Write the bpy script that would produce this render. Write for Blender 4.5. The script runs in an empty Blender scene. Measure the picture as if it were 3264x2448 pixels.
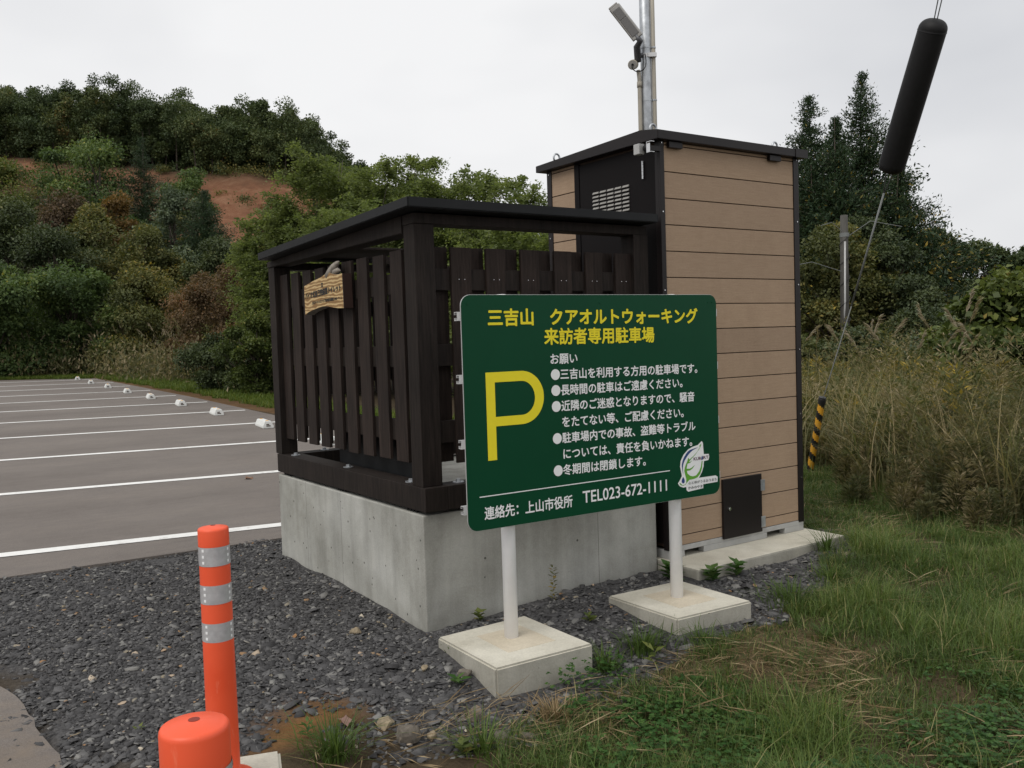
import bpy, bmesh, math, random
import numpy as np
from mathutils import Vector, Matrix

# ------------------------------------------------------------------ camera, sky, sun, exposure
scene = bpy.context.scene
COL = scene.collection
cd = bpy.data.cameras.new('camera')
cam = bpy.data.objects.new('camera', cd)
COL.objects.link(cam)
R_ = Vector((0.8232, -0.5668, -0.0316)); F_ = Vector((0.5651, 0.8237, -0.0480))
R_.normalize(); F_ = (F_ - R_ * F_.dot(R_)).normalized(); U_ = R_.cross(F_)
m = Matrix((R_, U_, -F_)).transposed().to_4x4()
m.translation = (-2.0051, -3.6834, 1.3613)
cam.matrix_world = m
cd.sensor_width = 36.0
cd.lens = 31.89
cd.clip_start = 0.05
cd.clip_end = 2000
scene.camera = cam

SUN_EL, SUN_AZ = math.radians(52), math.radians(196)     # azimuth counted from +x towards +y
world = bpy.data.worlds.new('World')
scene.world = world
world.use_nodes = True
wn = world.node_tree
for n_ in list(wn.nodes):
    wn.nodes.remove(n_)
wo = wn.nodes.new('ShaderNodeOutputWorld')
bg = wn.nodes.new('ShaderNodeBackground')
bg.inputs['Strength'].default_value = 0.1
sky = wn.nodes.new('ShaderNodeTexSky')
sky.sky_type = 'NISHITA'
sky.sun_disc = False
sky.sun_elevation = SUN_EL
sky.sun_rotation = math.pi / 2 - SUN_AZ
sky.dust_density = 4.0
geo = wn.nodes.new('ShaderNodeTexCoord')
mp = wn.nodes.new('ShaderNodeMapping')
mp.inputs['Scale'].default_value = (1.0, 1.0, 2.4)
nz = wn.nodes.new('ShaderNodeTexNoise')
nz.inputs['Scale'].default_value = 1.5
nz.inputs['Detail'].default_value = 4
nz.inputs['Roughness'].default_value = 0.5
cr = wn.nodes.new('ShaderNodeValToRGB')
cr.color_ramp.elements[0].position = 0.28
cr.color_ramp.elements[0].color = (6.3, 6.4, 6.65, 1)
cr.color_ramp.elements[1].position = 0.62
cr.color_ramp.elements[1].color = (8.7, 8.7, 8.75, 1)
mx = wn.nodes.new('ShaderNodeMix')
mx.data_type = 'RGBA'
mx.inputs['Factor'].default_value = 0.96
wn.links.new(geo.outputs['Generated'], mp.inputs['Vector'])
wn.links.new(mp.outputs['Vector'], nz.inputs['Vector'])
wn.links.new(nz.outputs['Fac'], cr.inputs['Fac'])
wn.links.new(sky.outputs['Color'], mx.inputs[6])
wn.links.new(cr.outputs['Color'], mx.inputs[7])
wn.links.new(mx.outputs[2], bg.inputs['Color'])
wn.links.new(bg.outputs['Background'], wo.inputs['Surface'])

sd = bpy.data.lights.new('sun', 'SUN')
sd.energy = 1.5
sd.angle = math.radians(40)
sd.color = (1.0, 0.96, 0.9)
sun = bpy.data.objects.new('sun', sd)
COL.objects.link(sun)
sdir = Vector((math.cos(SUN_EL) * math.cos(SUN_AZ), math.cos(SUN_EL) * math.sin(SUN_AZ), math.sin(SUN_EL)))
sun.rotation_euler = sdir.to_track_quat('Z', 'Y').to_euler()
sun.location = (-4, -4, 12)

vs = scene.view_settings
vs.view_transform = 'Standard'
vs.look = 'None'
vs.exposure = 0.1
vs.gamma = 1.0
vs.use_curve_mapping = False
scene.cycles.max_bounces = 6
scene.cycles.diffuse_bounces = 3
scene.cycles.glossy_bounces = 2
scene.cycles.transparent_max_bounces = 4
scene.cycles.use_denoising = True

# ------------------------------------------------------------------ helpers
rng = np.random.default_rng(7)
RAD = math.radians


def thing(name, label, cat, loc=(0, 0, 0), rz=0.0, group=None):
    o = bpy.data.objects.new(name, None)
    o.empty_display_size = 0.1
    COL.objects.link(o)
    o.location = loc
    o.rotation_euler = (0, 0, rz)
    tag(o, label, cat, group)
    return o


def tag(o, label=None, cat=None, group=None, kind=None):
    for k_, v_ in (('label', label), ('category', cat), ('group', group), ('kind', kind)):
        if v_:
            o[k_] = v_
    return o


def from_bm(name, bm, mat, parent=None, smooth=False, at=None, offset=None):
    """Link a bmesh as ONE object. Vertices are in world space when parent has a plain offset."""
    me = bpy.data.meshes.new(name)
    if offset is not None:
        bmesh.ops.translate(bm, verts=bm.verts, vec=-Vector(offset))
    bmesh.ops.recalc_face_normals(bm, faces=bm.faces)
    bm.to_mesh(me)
    bm.free()
    for m_ in (mat if isinstance(mat, (list, tuple)) else [mat]):
        me.materials.append(m_)
    if smooth:
        for p_ in me.polygons:
            p_.use_smooth = True
    o = bpy.data.objects.new(name, me)
    COL.objects.link(o)
    if parent:
        o.parent = parent
    if at is not None:
        o.location = at
    return o


def BM():
    return bmesh.new()


def box(bm, x0, x1, y0, y1, z0, z1, bev=0.0):
    b = bmesh.new()
    r = bmesh.ops.create_cube(b, size=1.0)
    for v in r['verts']:
        v.co = Vector((x0 + (v.co.x + .5) * (x1 - x0), y0 + (v.co.y + .5) * (y1 - y0), z0 + (v.co.z + .5) * (z1 - z0)))
    if bev > 0:
        bmesh.ops.bevel(b, geom=list(b.edges), offset=bev, segments=2, affect='EDGES', profile=.6)
    merge(bm, b)
    return bm


def merge(bm, b, mat=None, mi=None):
    if mat is not None:
        bmesh.ops.transform(b, matrix=mat, verts=b.verts)
    tmp = bpy.data.meshes.new('tmp')
    if mi is not None:
        for f in b.faces:
            f.material_index = mi
    b.to_mesh(tmp)
    b.free()
    bm.from_mesh(tmp)
    bpy.data.meshes.remove(tmp)
    return bm


def tube(bm, pts, rad, seg=12, cap=True):
    """A round bar along points; rad is one radius or one per point."""
    pts = [Vector(p_) for p_ in pts]
    n = len(pts)
    rs = rad if hasattr(rad, '__len__') else [rad] * n
    rings = []
    prev = None
    for i, p_ in enumerate(pts):
        t = (pts[min(i + 1, n - 1)] - pts[max(i - 1, 0)]).normalized()
        if prev is None:
            a = Vector((0, 0, 1)) if abs(t.z) < .9 else Vector((1, 0, 0))
            u = t.cross(a).normalized()
        else:
            u = (prev - t * prev.dot(t)).normalized()
        prev = u
        w = t.cross(u)
        rings.append([bm.verts.new(p_ + (u * math.cos(q) + w * math.sin(q)) * rs[i]) for q in [2 * math.pi * k / seg for k in range(seg)]])
    for i in range(n - 1):
        for k in range(seg):
            bm.faces.new((rings[i][k], rings[i][(k + 1) % seg], rings[i + 1][(k + 1) % seg], rings[i + 1][k]))
    if cap:
        bm.faces.new(rings[0][::-1])
        bm.faces.new(rings[-1])
    return bm


def prism(bm, poly, h0, h1, fn, bev=0.0):
    """Extrude a 2-D outline from depth h0 to h1; fn maps (a, b, h) to a point."""
    b = bmesh.new()
    f0 = [b.verts.new(fn(a, c, h0)) for a, c in poly]
    f1 = [b.verts.new(fn(a, c, h1)) for a, c in poly]
    n = len(poly)
    b.faces.new(f0[::-1])
    b.faces.new(f1)
    for i in range(n):
        b.faces.new((f0[i], f0[(i + 1) % n], f1[(i + 1) % n], f1[i]))
    if bev > 0:
        bmesh.ops.bevel(b, geom=list(b.edges), offset=bev, segments=2, affect='EDGES')
    return merge(bm, b)


def quads(name, V, mat, var=None, parent=None, loc=None, Q=None, smooth=False):
    """A mesh of loose quads from an (N*4, 3) array, with one 'var' value per quad."""
    V = np.ascontiguousarray(V, dtype=np.float32)
    nq = len(V) // 4 if Q is None else len(Q)
    me = bpy.data.meshes.new(name)
    me.vertices.add(len(V))
    me.vertices.foreach_set('co', V.ravel())
    me.loops.add(nq * 4)
    me.loops.foreach_set('vertex_index', (np.arange(nq * 4, dtype=np.int32) if Q is None else np.ascontiguousarray(Q, dtype=np.int32).ravel()))
    me.polygons.add(nq)
    me.polygons.foreach_set('loop_start', np.arange(0, nq * 4, 4, dtype=np.int32))
    me.polygons.foreach_set('loop_total', np.full(nq, 4, dtype=np.int32))
    if smooth:
        me.polygons.foreach_set('use_smooth', np.ones(nq, dtype=bool))
    if var is not None:
        at_ = me.attributes.new('var', 'FLOAT', 'FACE')
        at_.data.foreach_set('value', np.ascontiguousarray(var, dtype=np.float32))
    me.update(calc_edges=True)
    me.materials.append(mat)
    o = bpy.data.objects.new(name, me)
    COL.objects.link(o)
    if parent:
        o.parent = parent
    if loc is not None:
        o.location = loc
    return o


# ------------------------------------------------------------------ materials
def nodes_of(name, rough=.6, spec=None):
    m_ = bpy.data.materials.new(name)
    m_.use_nodes = True
    nt = m_.node_tree
    b = nt.nodes['Principled BSDF']
    b.inputs['Roughness'].default_value = rough
    if spec is not None:
        b.inputs['Specular IOR Level'].default_value = spec
    return m_, nt, b


def nnoise(nt, scale, detail=4, rough=.55, vec=None, stretch=None, coord='Object'):
    t = nt.nodes.new('ShaderNodeTexNoise')
    t.inputs['Scale'].default_value = scale
    t.inputs['Detail'].default_value = detail
    t.inputs['Roughness'].default_value = rough
    c = nt.nodes.new('ShaderNodeTexCoord')
    if stretch:
        mm = nt.nodes.new('ShaderNodeMapping')
        mm.inputs['Scale'].default_value = stretch
        nt.links.new(c.outputs[coord], mm.inputs['Vector'])
        nt.links.new(mm.outputs['Vector'], t.inputs['Vector'])
    else:
        nt.links.new(c.outputs[coord], t.inputs['Vector'])
    return t.outputs['Fac']


def ramp(nt, fac, stops, interp='LINEAR'):
    r = nt.nodes.new('ShaderNodeValToRGB')
    r.color_ramp.interpolation = interp
    e = r.color_ramp.elements
    while len(e) < len(stops):
        e.new(.5)
    for el, (p_, c_) in zip(e, stops):
        el.position = p_
        el.color = (*c_, 1) if len(c_) == 3 else c_
    nt.links.new(fac, r.inputs['Fac'])
    return r.outputs['Color']


def mixc(nt, fac, a, b, mode='MIX'):
    x = nt.nodes.new('ShaderNodeMix')
    x.data_type = 'RGBA'
    x.blend_type = mode
    for s_, v_ in ((x.inputs[0], fac), (x.inputs[6], a), (x.inputs[7], b)):
        if isinstance(v_, (int, float)):
            s_.default_value = v_
        elif isinstance(v_, tuple):
            s_.default_value = (*v_, 1)
        else:
            nt.links.new(v_, s_)
    return x.outputs[2]


def mathn(nt, op, a, b=None):
    x = nt.nodes.new('ShaderNodeMath')
    x.operation = op
    for s_, v_ in ((x.inputs[0], a), (x.inputs[1], b)):
        if v_ is None:
            continue
        if isinstance(v_, (int, float)):
            s_.default_value = v_
        else:
            nt.links.new(v_, s_)
    return x.outputs[0]


def bump(nt, b, h, strength=.3, dist=.01):
    x = nt.nodes.new('ShaderNodeBump')
    x.inputs['Strength'].default_value = strength
    x.inputs['Distance'].default_value = dist
    nt.links.new(h, x.inputs['Height'])
    nt.links.new(x.outputs['Normal'], b.inputs['Normal'])


def simple(name, col, rough=.5, metal=0.0, var=.12, scale=30, bmp=.0, stretch=None, spec=None):
    m_, nt, b = nodes_of(name, rough, spec)
    f = nnoise(nt, scale, 5, .6, stretch=stretch)
    lo = tuple(max(0, c * (1 - var)) for c in col)
    hi = tuple(min(1, c * (1 + var)) for c in col)
    nt.links.new(ramp(nt, f, [(.3, lo), (.7, hi)]), b.inputs['Base Color'])
    b.inputs['Metallic'].default_value = metal
    if bmp:
        bump(nt, b, f, bmp, .004)
    return m_


def concrete(name, lo, hi, holes=True, joints=(), streak=.5, grime=True):
    m_, nt, b = nodes_of(name, .85, .25)
    c = ramp(nt, nnoise(nt, 3.0, 8, .65), [(.32, lo), (.68, hi)])
    s = nnoise(nt, 7, 5, .6, stretch=(1, 1, .1))
    c = mixc(nt, streak, c, ramp(nt, s, [(.35, (.55, .55, .54)), (.6, (1, 1, 1))]), 'MULTIPLY')
    if grime:
        gm = nnoise(nt, 1.7, 9, .72)
        c = mixc(nt, .6, c, ramp(nt, gm, [(.34, (.62, .60, .54)), (.5, (.95, .94, .91)), (.66, (1.1, 1.1, 1.1))]), 'MULTIPLY')
    fine = nnoise(nt, 120, 3, .6)
    c = mixc(nt, .35, c, ramp(nt, fine, [(.3, (.7, .7, .7)), (.7, (1.15, 1.15, 1.13))]), 'MULTIPLY')
    if holes:
        v = nt.nodes.new('ShaderNodeTexVoronoi')
        v.inputs['Scale'].default_value = 21
        co = nt.nodes.new('ShaderNodeTexCoord')
        nt.links.new(co.outputs['Object'], v.inputs['Vector'])
        # only some of the cells carry an air hole, of differing size
        hs = nt.nodes.new('ShaderNodeSeparateColor')
        nt.links.new(v.outputs['Color'], hs.inputs['Color'])
        sz = mathn(nt, 'MULTIPLY', mathn(nt, 'POWER', hs.outputs[0], 3.2), .135)
        hole = mathn(nt, 'LESS_THAN', v.outputs['Distance'], sz)
        c = mixc(nt, mathn(nt, 'MULTIPLY', hole, .8), c, (.05, .048, .042))
    for ax, val in joints:
        co = nt.nodes.new('ShaderNodeTexCoord')
        sp = nt.nodes.new('ShaderNodeSeparateXYZ')
        nt.links.new(co.outputs['Object'], sp.inputs[0])
        j = mathn(nt, 'LESS_THAN', mathn(nt, 'ABSOLUTE', mathn(nt, 'SUBTRACT', sp.outputs[ax], val)), .0022)
        c = mixc(nt, mathn(nt, 'MULTIPLY', j, .55), c, (.08, .075, .065))
    nt.links.new(c, b.inputs['Base Color'])
    bump(nt, b, fine, .25, .004)
    return m_


def wood_dark(name, base=(.0150, .0115, .0098)):
    m_, nt, b = nodes_of(name, .7, .18)
    co = nt.nodes.new('ShaderNodeTexCoord')
    g = nnoise(nt, 14, 6, .65, stretch=(5, 5, .35))
    k = nnoise(nt, 2.2, 3, .5)
    c = ramp(nt, g, [(.3, tuple(x * .6 for x in base)), (.7, tuple(x * 1.9 for x in base))])
    c = mixc(nt, .5, c, ramp(nt, k, [(.35, (.6, .6, .6)), (.65, (1.35, 1.3, 1.25))]), 'MULTIPLY')
    nt.links.new(c, b.inputs['Base Color'])
    bump(nt, b, g, .35, .003)
    return m_


def leafmat(name, stops, rough=.55, trans=.3):
    m_ = bpy.data.materials.new(name)
    m_.use_nodes = True
    nt = m_.node_tree
    b = nt.nodes['Principled BSDF']
    out = nt.nodes['Material Output']
    b.inputs['Roughness'].default_value = rough
    b.inputs['Specular IOR Level'].default_value = .25
    a = nt.nodes.new('ShaderNodeAttribute')
    a.attribute_name = 'var'
    c = ramp(nt, a.outputs['Fac'], stops)
    nt.links.new(c, b.inputs['Base Color'])
    if trans > 0:
        t = nt.nodes.new('ShaderNodeBsdfTranslucent')
        nt.links.new(mixc(nt, 1.0, c, (1.2, 1.25, .7), 'MULTIPLY'), t.inputs['Color'])
        x = nt.nodes.new('ShaderNodeMixShader')
        x.inputs[0].default_value = trans
        nt.links.new(b.outputs[0], x.inputs[1])
        nt.links.new(t.outputs[0], x.inputs[2])
        nt.links.new(x.outputs[0], out.inputs['Surface'])
    return m_


MT = {}
MT['wood'] = wood_dark('dark_stained_timber')
MT['wood_side'] = wood_dark('dark_stained_timber_boards', (.0195, .0140, .0118))
MT['roof_metal'] = simple('dark_roof_sheet', (.0125, .0135, .0145), .55, .0, .15, 8, spec=.2)
MT['base_conc'] = concrete('cast_concrete', (.33, .33, .305), (.50, .50, .47), True, ((1, .941), (0, 1.046), (1, 1.44)))
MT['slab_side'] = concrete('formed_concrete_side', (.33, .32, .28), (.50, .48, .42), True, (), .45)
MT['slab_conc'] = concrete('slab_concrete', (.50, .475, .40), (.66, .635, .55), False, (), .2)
MT['brown_metal'] = simple('dark_brown_coated_steel', (.009, .0062, .0062), .42, .0, .15, 4, spec=.3)
MT['brown_panel'] = simple('dark_brown_door_panel', (.0048, .0034, .0036), .6, .0, .15, 6, spec=.15)
MT['galv'] = simple('galvanised_steel', (.42, .44, .46), .42, .75, .28, 18)
MT['galv_paint'] = simple('grey_primed_steel', (.42, .42, .41), .5, .2, .12, 12)
MT['chrome'] = simple('stainless', (.6, .6, .6), .25, 1.0, .1, 10)
MT['white_paint'] = simple('white_painted_steel', (.90, .90, .91), .35, .0, .05, 10)
MT['conduit'] = simple('beige_plastic_conduit', (.36, .33, .27), .5, .0, .12, 8)
MT['grey_plastic'] = simple('grey_plastic', (.30, .29, .27), .5, .0, .12, 12)
MT['black_rubber'] = simple('black_rubber', (.0065, .0065, .007), .6, .0, .25, 40, .1, spec=.3)
MT['dark_gap'] = simple('shadow_gap_backing', (.05, .03, .018), .8, .0, .1, 20)
m_, nt, b = nodes_of('orange_polyurethane', .42, .45)
sc1 = nnoise(nt, 11, 8, .78, stretch=(1, 1, .4))
sc2 = nnoise(nt, 60, 4, .7, stretch=(1, 1, .25))
c = ramp(nt, nnoise(nt, 5, 3, .5), [(.3, (.76, .082, .026)), (.7, (.86, .112, .042))])
c = mixc(nt, mathn(nt, 'MULTIPLY', ramp(nt, sc1, [(.60, (0, 0, 0)), (.72, (1, 1, 1))]), .35), c, (.30, .10, .06))
c = mixc(nt, mathn(nt, 'MULTIPLY', ramp(nt, sc2, [(.62, (0, 0, 0)), (.72, (1, 1, 1))]), .25), c, (.9, .35, .22))
nt.links.new(c, b.inputs['Base Color'])
nt.links.new(ramp(nt, sc1, [(.3, (.34, .34, .34)), (.7, (.55, .55, .55))]), b.inputs['Roughness'])
MT['orange'] = m_
MT['reflector'] = simple('silver_reflective_band', (.50, .50, .51), .35, .35, .12, 60)
MT['white_flat'] = simple('white_film', (.82, .83, .83), .45, .0, .03, 20, spec=.2)
MT['yellow_film'] = simple('yellow_film', (.82, .70, .030), .45, .0, .03, 20, spec=.2)
MT['green_sign'] = simple('dark_green_film', (.0036, .054, .0235), .36, .0, .05, 3, spec=.14)
MT['blue_film'] = simple('blue_film', (.018, .05, .19), .4, .0, .03, 20)
MT['leaf_film'] = simple('light_green_film', (.12, .36, .03), .4, .0, .05, 20)
MT['maroon_film'] = simple('maroon_print', (.10, .02, .06), .4, .0, .03, 20)
MT['grey_print'] = simple('dark_grey_print', (.06, .055, .06), .5, .0, .03, 20)
MT['alu'] = simple('aluminium_rail', (.62, .62, .62), .4, .4, .06, 20)
MT['hazard_yellow'] = simple('hazard_yellow', (.72, .36, .03), .45, .0, .08, 20)
MT['guard_black'] = simple('guard_black', (.012, .012, .012), .5, .0, .1, 20)
MT['wire'] = simple('steel_wire', (.16, .17, .17), .5, .5, .1, 30)
MT['cable_grey'] = simple('grey_wire_sheath', (.17, .18, .175), .6, .0, .1, 30)
MT['stop_white'] = simple('white_recycled_plastic', (.70, .71, .69), .6, .0, .1, 25)
MT['old_pole'] = simple('weathered_pole', (.06, .057, .05), .85, .0, .3, 10, .3, (2, 2, .3))
MT['bark'] = simple('bark', (.06, .048, .036), .9, .0, .35, 9, .4, (3, 3, .5))
MT['bark_grey'] = simple('grey_bark', (.085, .075, .06), .9, .0, .35, 9, .4, (3, 3, .5))
MT['stem'] = simple('dry_stem', (.14, .095, .055), .8, .0, .3, 20)

# wood-plastic cladding
m_, nt, b = nodes_of('tan_composite_boards', .72, .2)
g = nnoise(nt, 9, 6, .7, stretch=(1, 1, 14))
g2 = nnoise(nt, 160, 2, .6, stretch=(.4, 1, 1.6))
c = ramp(nt, g, [(.3, (.335, .236, .160)), (.7, (.405, .296, .205))])
c = mixc(nt, .35, c, ramp(nt, g2, [(.3, (.72, .72, .72)), (.7, (1.15, 1.15, 1.15))]), 'MULTIPLY')
gi = nt.nodes.new('ShaderNodeNewGeometry')
c = mixc(nt, 1.0, c, ramp(nt, gi.outputs['Random Per Island'], [(0, (.90, .90, .91)), (1, (1.07, 1.06, 1.04))]), 'MULTIPLY')
st_ = nnoise(nt, 3.5, 6, .7, stretch=(1, 1, .35))
c = mixc(nt, .5, c, ramp(nt, st_, [(.34, (.86, .85, .84)), (.5, (1, 1, 1)), (.68, (1.06, 1.06, 1.06))]), 'MULTIPLY')
nt.links.new(c, b.inputs['Base Color'])
bump(nt, b, g2, .2, .002)
MT['wpc'] = m_

# plaque wood
m_, nt, b = nodes_of('varnished_log_slice', .5, .4)
w = nt.nodes.new('ShaderNodeTexWave')
w.wave_type = 'BANDS'
w.bands_direction = 'Z'
w.inputs['Scale'].default_value = 9
w.inputs['Distortion'].default_value = 9
w.inputs['Detail'].default_value = 3
w.inputs['Detail Scale'].default_value = 1.4
co = nt.nodes.new('ShaderNodeTexCoord')
mm = nt.nodes.new('ShaderNodeMapping')
mm.inputs['Scale'].default_value = (1, .55, 1.6)
nt.links.new(co.outputs['Object'], mm.inputs['Vector'])
nt.links.new(mm.outputs['Vector'], w.inputs['Vector'])
nt.links.new(ramp(nt, w.outputs['Fac'], [(.15, (.25, .14, .05)), (.55, (.40, .25, .10)), (.95, (.60, .44, .22))]), b.inputs['Base Color'])
MT['plaque'] = m_
MT['plaque_bark'] = simple('grey_bark_edge', (.30, .27, .23), .9, .0, .3, 40, .3)
MT['plaque_side'] = simple('dark_brown_edge', (.035, .016, .012), .6, .0, .2, 10)  # brown for the right-hand edge, darker than the other edges

# asphalt
m_, nt, b = nodes_of('asphalt', .88, .2)
f1 = nnoise(nt, .5, 5, .6)
f2 = nnoise(nt, 9, 6, .75, stretch=(.5, 1.6, 1))
f3 = nnoise(nt, 260, 2, .7)
c = ramp(nt, f1, [(.3, (.166, .147, .134)), (.7, (.212, .190, .174))])
c = mixc(nt, .5, c, ramp(nt, f2, [(.3, (.78, .78, .79)), (.7, (1.15, 1.14, 1.12))]), 'MULTIPLY')
f4 = nnoise(nt, 1.3, 6, .7, stretch=(.25, 1.0, 1))
c = mixc(nt, .45, c, ramp(nt, f4, [(.36, (.78, .77, .76)), (.5, (1, 1, 1)), (.66, (1.16, 1.14, 1.1))]), 'MULTIPLY')
v_ = nt.nodes.new('ShaderNodeTexVoronoi'); v_.inputs['Scale'].default_value = 110
c_ = nt.nodes.new('ShaderNodeTexCoord'); nt.links.new(c_.outputs['Object'], v_.inputs['Vector'])
c = mixc(nt, .35, c, ramp(nt, v_.outputs['Distance'], [(.15, (1.25, 1.24, 1.22)), (.6, (.8, .8, .8))]), 'MULTIPLY')
c = mixc(nt, .55, c, ramp(nt, f3, [(.3, (.55, .55, .55)), (.7, (1.35, 1.34, 1.32))]), 'MULTIPLY')
nt.links.new(c, b.inputs['Base Color'])
bump(nt, b, f3, .4, .004)
MT['asphalt'] = m_
m_ = m_.copy()
m_.name = 'dusty_asphalt'
nt = m_.node_tree
b = nt.nodes['Principled BSDF']
old = b.inputs['Base Color'].links[0].from_socket
d_ = ramp(nt, nnoise(nt, 2.6, 6, .7), [(.46, (0, 0, 0)), (.72, (.85, .85, .85))])
nt.links.new(mixc(nt, d_, old, (.205, .165, .128)), b.inputs['Base Color'])
MT['asphalt_dusty'] = m_

# road paint, worn through in places
m_, nt, b = nodes_of('white_road_paint', .75, .2)
w1 = nnoise(nt, 16, 6, .75)
w2 = nnoise(nt, 1.2, 3, .6)
wf = mathn(nt, 'ADD', mathn(nt, 'MULTIPLY', w1, .7), mathn(nt, 'MULTIPLY', w2, .3))
nt.links.new(ramp(nt, wf, [(.36, (.42, .40, .38)), (.44, (.74, .735, .71)), (.6, (.82, .82, .80))]), b.inputs['Base Color'])
MT['line_white'] = m_

# the ground: real soil, slate and earth colours by where they lie
m_, nt, b = nodes_of('earth', .95, .1)
def attr(nt, n):
    a = nt.nodes.new('ShaderNodeAttribute')
    a.attribute_name = n
    return a.outputs['Fac']
f1 = nnoise(nt, 2.5, 7, .65)
f3 = nnoise(nt, 55, 4, .7)
soil = ramp(nt, f1, [(.3, (.045, .034, .022)), (.7, (.085, .064, .040))])
slate = ramp(nt, f3, [(.3, (.050, .049, .050)), (.7, (.115, .113, .112))])
ochre = ramp(nt, f1, [(.3, (.13, .066, .026)), (.7, (.215, .115, .048))])
scar = ramp(nt, nnoise(nt, .3, 9, .78, stretch=(1.6, 1.6, .6)), [(.28, (.10, .047, .028)), (.5, (.175, .083, .047)), (.72, (.26, .155, .095))])
dusty = ramp(nt, f1, [(.3, (.17, .14, .11)), (.7, (.27, .235, .19))])
c = mixc(nt, attr(nt, 'slate'), soil, slate)
c = mixc(nt, attr(nt, 'thatch'), c, ramp(nt, f3, [(.3, (.075, .055, .03)), (.7, (.20, .145, .08))]))
c = mixc(nt, attr(nt, 'ochre'), c, ochre)
c = mixc(nt, attr(nt, 'dusty'), c, dusty)
c = mixc(nt, attr(nt, 'scar'), c, scar)
c = mixc(nt, .5, c, ramp(nt, f3, [(.3, (.6, .6, .6)), (.7, (1.3, 1.3, 1.3))]), 'MULTIPLY')
nt.links.new(c, b.inputs['Base Color'])
bump(nt, b, f3, .6, .02)
MT['earth'] = m_

# slate chips and stones take their colour from 'var'
def stonemat(name, stops):
    m_, nt, b = nodes_of(name, .8, .3)
    c = ramp(nt, attr(nt, 'var'), stops)
    f = nnoise(nt, 70, 4, .65)
    c = mixc(nt, .5, c, ramp(nt, f, [(.3, (.65, .65, .65)), (.7, (1.25, 1.25, 1.25))]), 'MULTIPLY')
    nt.links.new(c, b.inputs['Base Color'])
    return m_
MT['chips'] = stonemat('slate_chips', [(0, (.038, .037, .038)), (.45, (.068, .067, .068)), (.8, (.112, .110, .110)), (.93, (.22, .215, .20)), (.965, (.26, .22, .15)), (.985, (.30, .16, .07)), (1, (.5, .45, .36))])
MT['rock'] = simple('grey_brown_rock', (.15, .13, .105), .9, .0, .5, 22, .7)
MT['rock_tan'] = simple('tan_rock', (.26, .21, .14), .9, .0, .45, 24, .7)

# ------------------------------------------------------------------ terrain
CP = np.array([(0, 0, .0), (0, 1.9, .046), (-.13, -.78, -.03), (.34, -.8, -.036), (.83, -.8, .02), (1.28, -.83, .035), (1.41, -.25, .068),
               (2.7, -.32, .07), (-1.65, .6, .045), (-1.7, -.4, .03), (-1.32, -1.26, .06), (-1.73, -2.6, .05), (-.6, -1.5, -.04), (.2, -1.6, -.06),
               (1., -1.9, -.06), (2., -1.5, .0), (3.4, -.9, .04), (4., .2, .08), (-3., -2.5, .03), (-3, .5, .03), (.5, -2.8, -.1), (2.5, -3, -.06), (4.5, -2, .0), (-.16, -.32, .085), (-.17, -.45, .066), (-.19, -.6, .025), (-.3, -.42, .03), (.79, -.36, .095), (.78, -.5, .075), (.77, -.66, .045), (.6, -.4, .02), (-.16, -.86, -.075), (.1, -.87, -.07), (.36, -.87, -.065), (.83, -.88, .0), (1.1, -.9, .01)], float)


def sm(t):
    t = np.clip(t, 0, 1)
    return t * t * (3 - 2 * t)


def lot_z(x, y):
    return .0265 - .0046 * x + .0178 * y


def ground(x, y):
    x = np.asarray(x, float)
    y = np.asarray(y, float)
    w = 0
    s = 0
    for a, b_, z_ in CP:
        d2 = (x - a) ** 2 + (y - b_) ** 2 + .02
        k = np.exp(-d2 / 2.2) / d2
        w = w + k
        s = s + k * (z_ - lot_z(a, b_))
    d = (x + 2.005) * .5655 + (y + 3.683) * .8247
    l = (x + 2.005) * .8247 - (y + 3.683) * .5655
    yy = np.where(y > 34, 34 + (y - 34) * .15, y)
    z = lot_z(np.clip(x, -30, 30), np.clip(yy, -12, 60)) + s / (w + .02)
    prof = np.interp(d, [0, 40, 50, 60, 70, 80, 90, 96, 104, 114, 160, 400], [0, 0, 1.0, 3.2, 7.0, 12.0, 17.6, 19.6, 23.0, 24.5, 25, 25])
    L = l * 60 / np.maximum(d, 30)
    z = z + prof * sm((2 - L) / 18) * (1 + .12 * sm((-L - 15) / 20))
    return z + sm((l - 3) / 3) * sm((d - 7) / 8) * .25


def gz(x, y):
    return float(ground(x, y))


def inpoly(x, y, poly):
    x = np.asarray(x)
    y = np.asarray(y)
    r = np.zeros(x.shape, bool)
    n = len(poly)
    for i in range(n):
        x0, y0 = poly[i]
        x1, y1 = poly[(i + 1) % n]
        c_ = (y0 > y) != (y1 > y)
        r ^= c_ & (x < (x1 - x0) * (y - y0) / ((y1 - y0) if y1 != y0 else 1e-9) + x0)
    return r


def vnoise(x, y, f, seed=0):
    """Smooth value noise on arrays."""
    x = np.asarray(x) * f + 37.1 * seed
    y = np.asarray(y) * f + 17.7 * seed
    xi = np.floor(x)
    yi = np.floor(y)
    def h(a, b_):
        v = np.sin(a * 127.1 + b_ * 311.7 + seed * 74.7) * 43758.5453
        return v - np.floor(v)
    u = sm(x - xi)
    v = sm(y - yi)
    return (h(xi, yi) * (1 - u) + h(xi + 1, yi) * u) * (1 - v) + (h(xi, yi + 1) * (1 - u) + h(xi + 1, yi + 1) * u) * v


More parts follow.
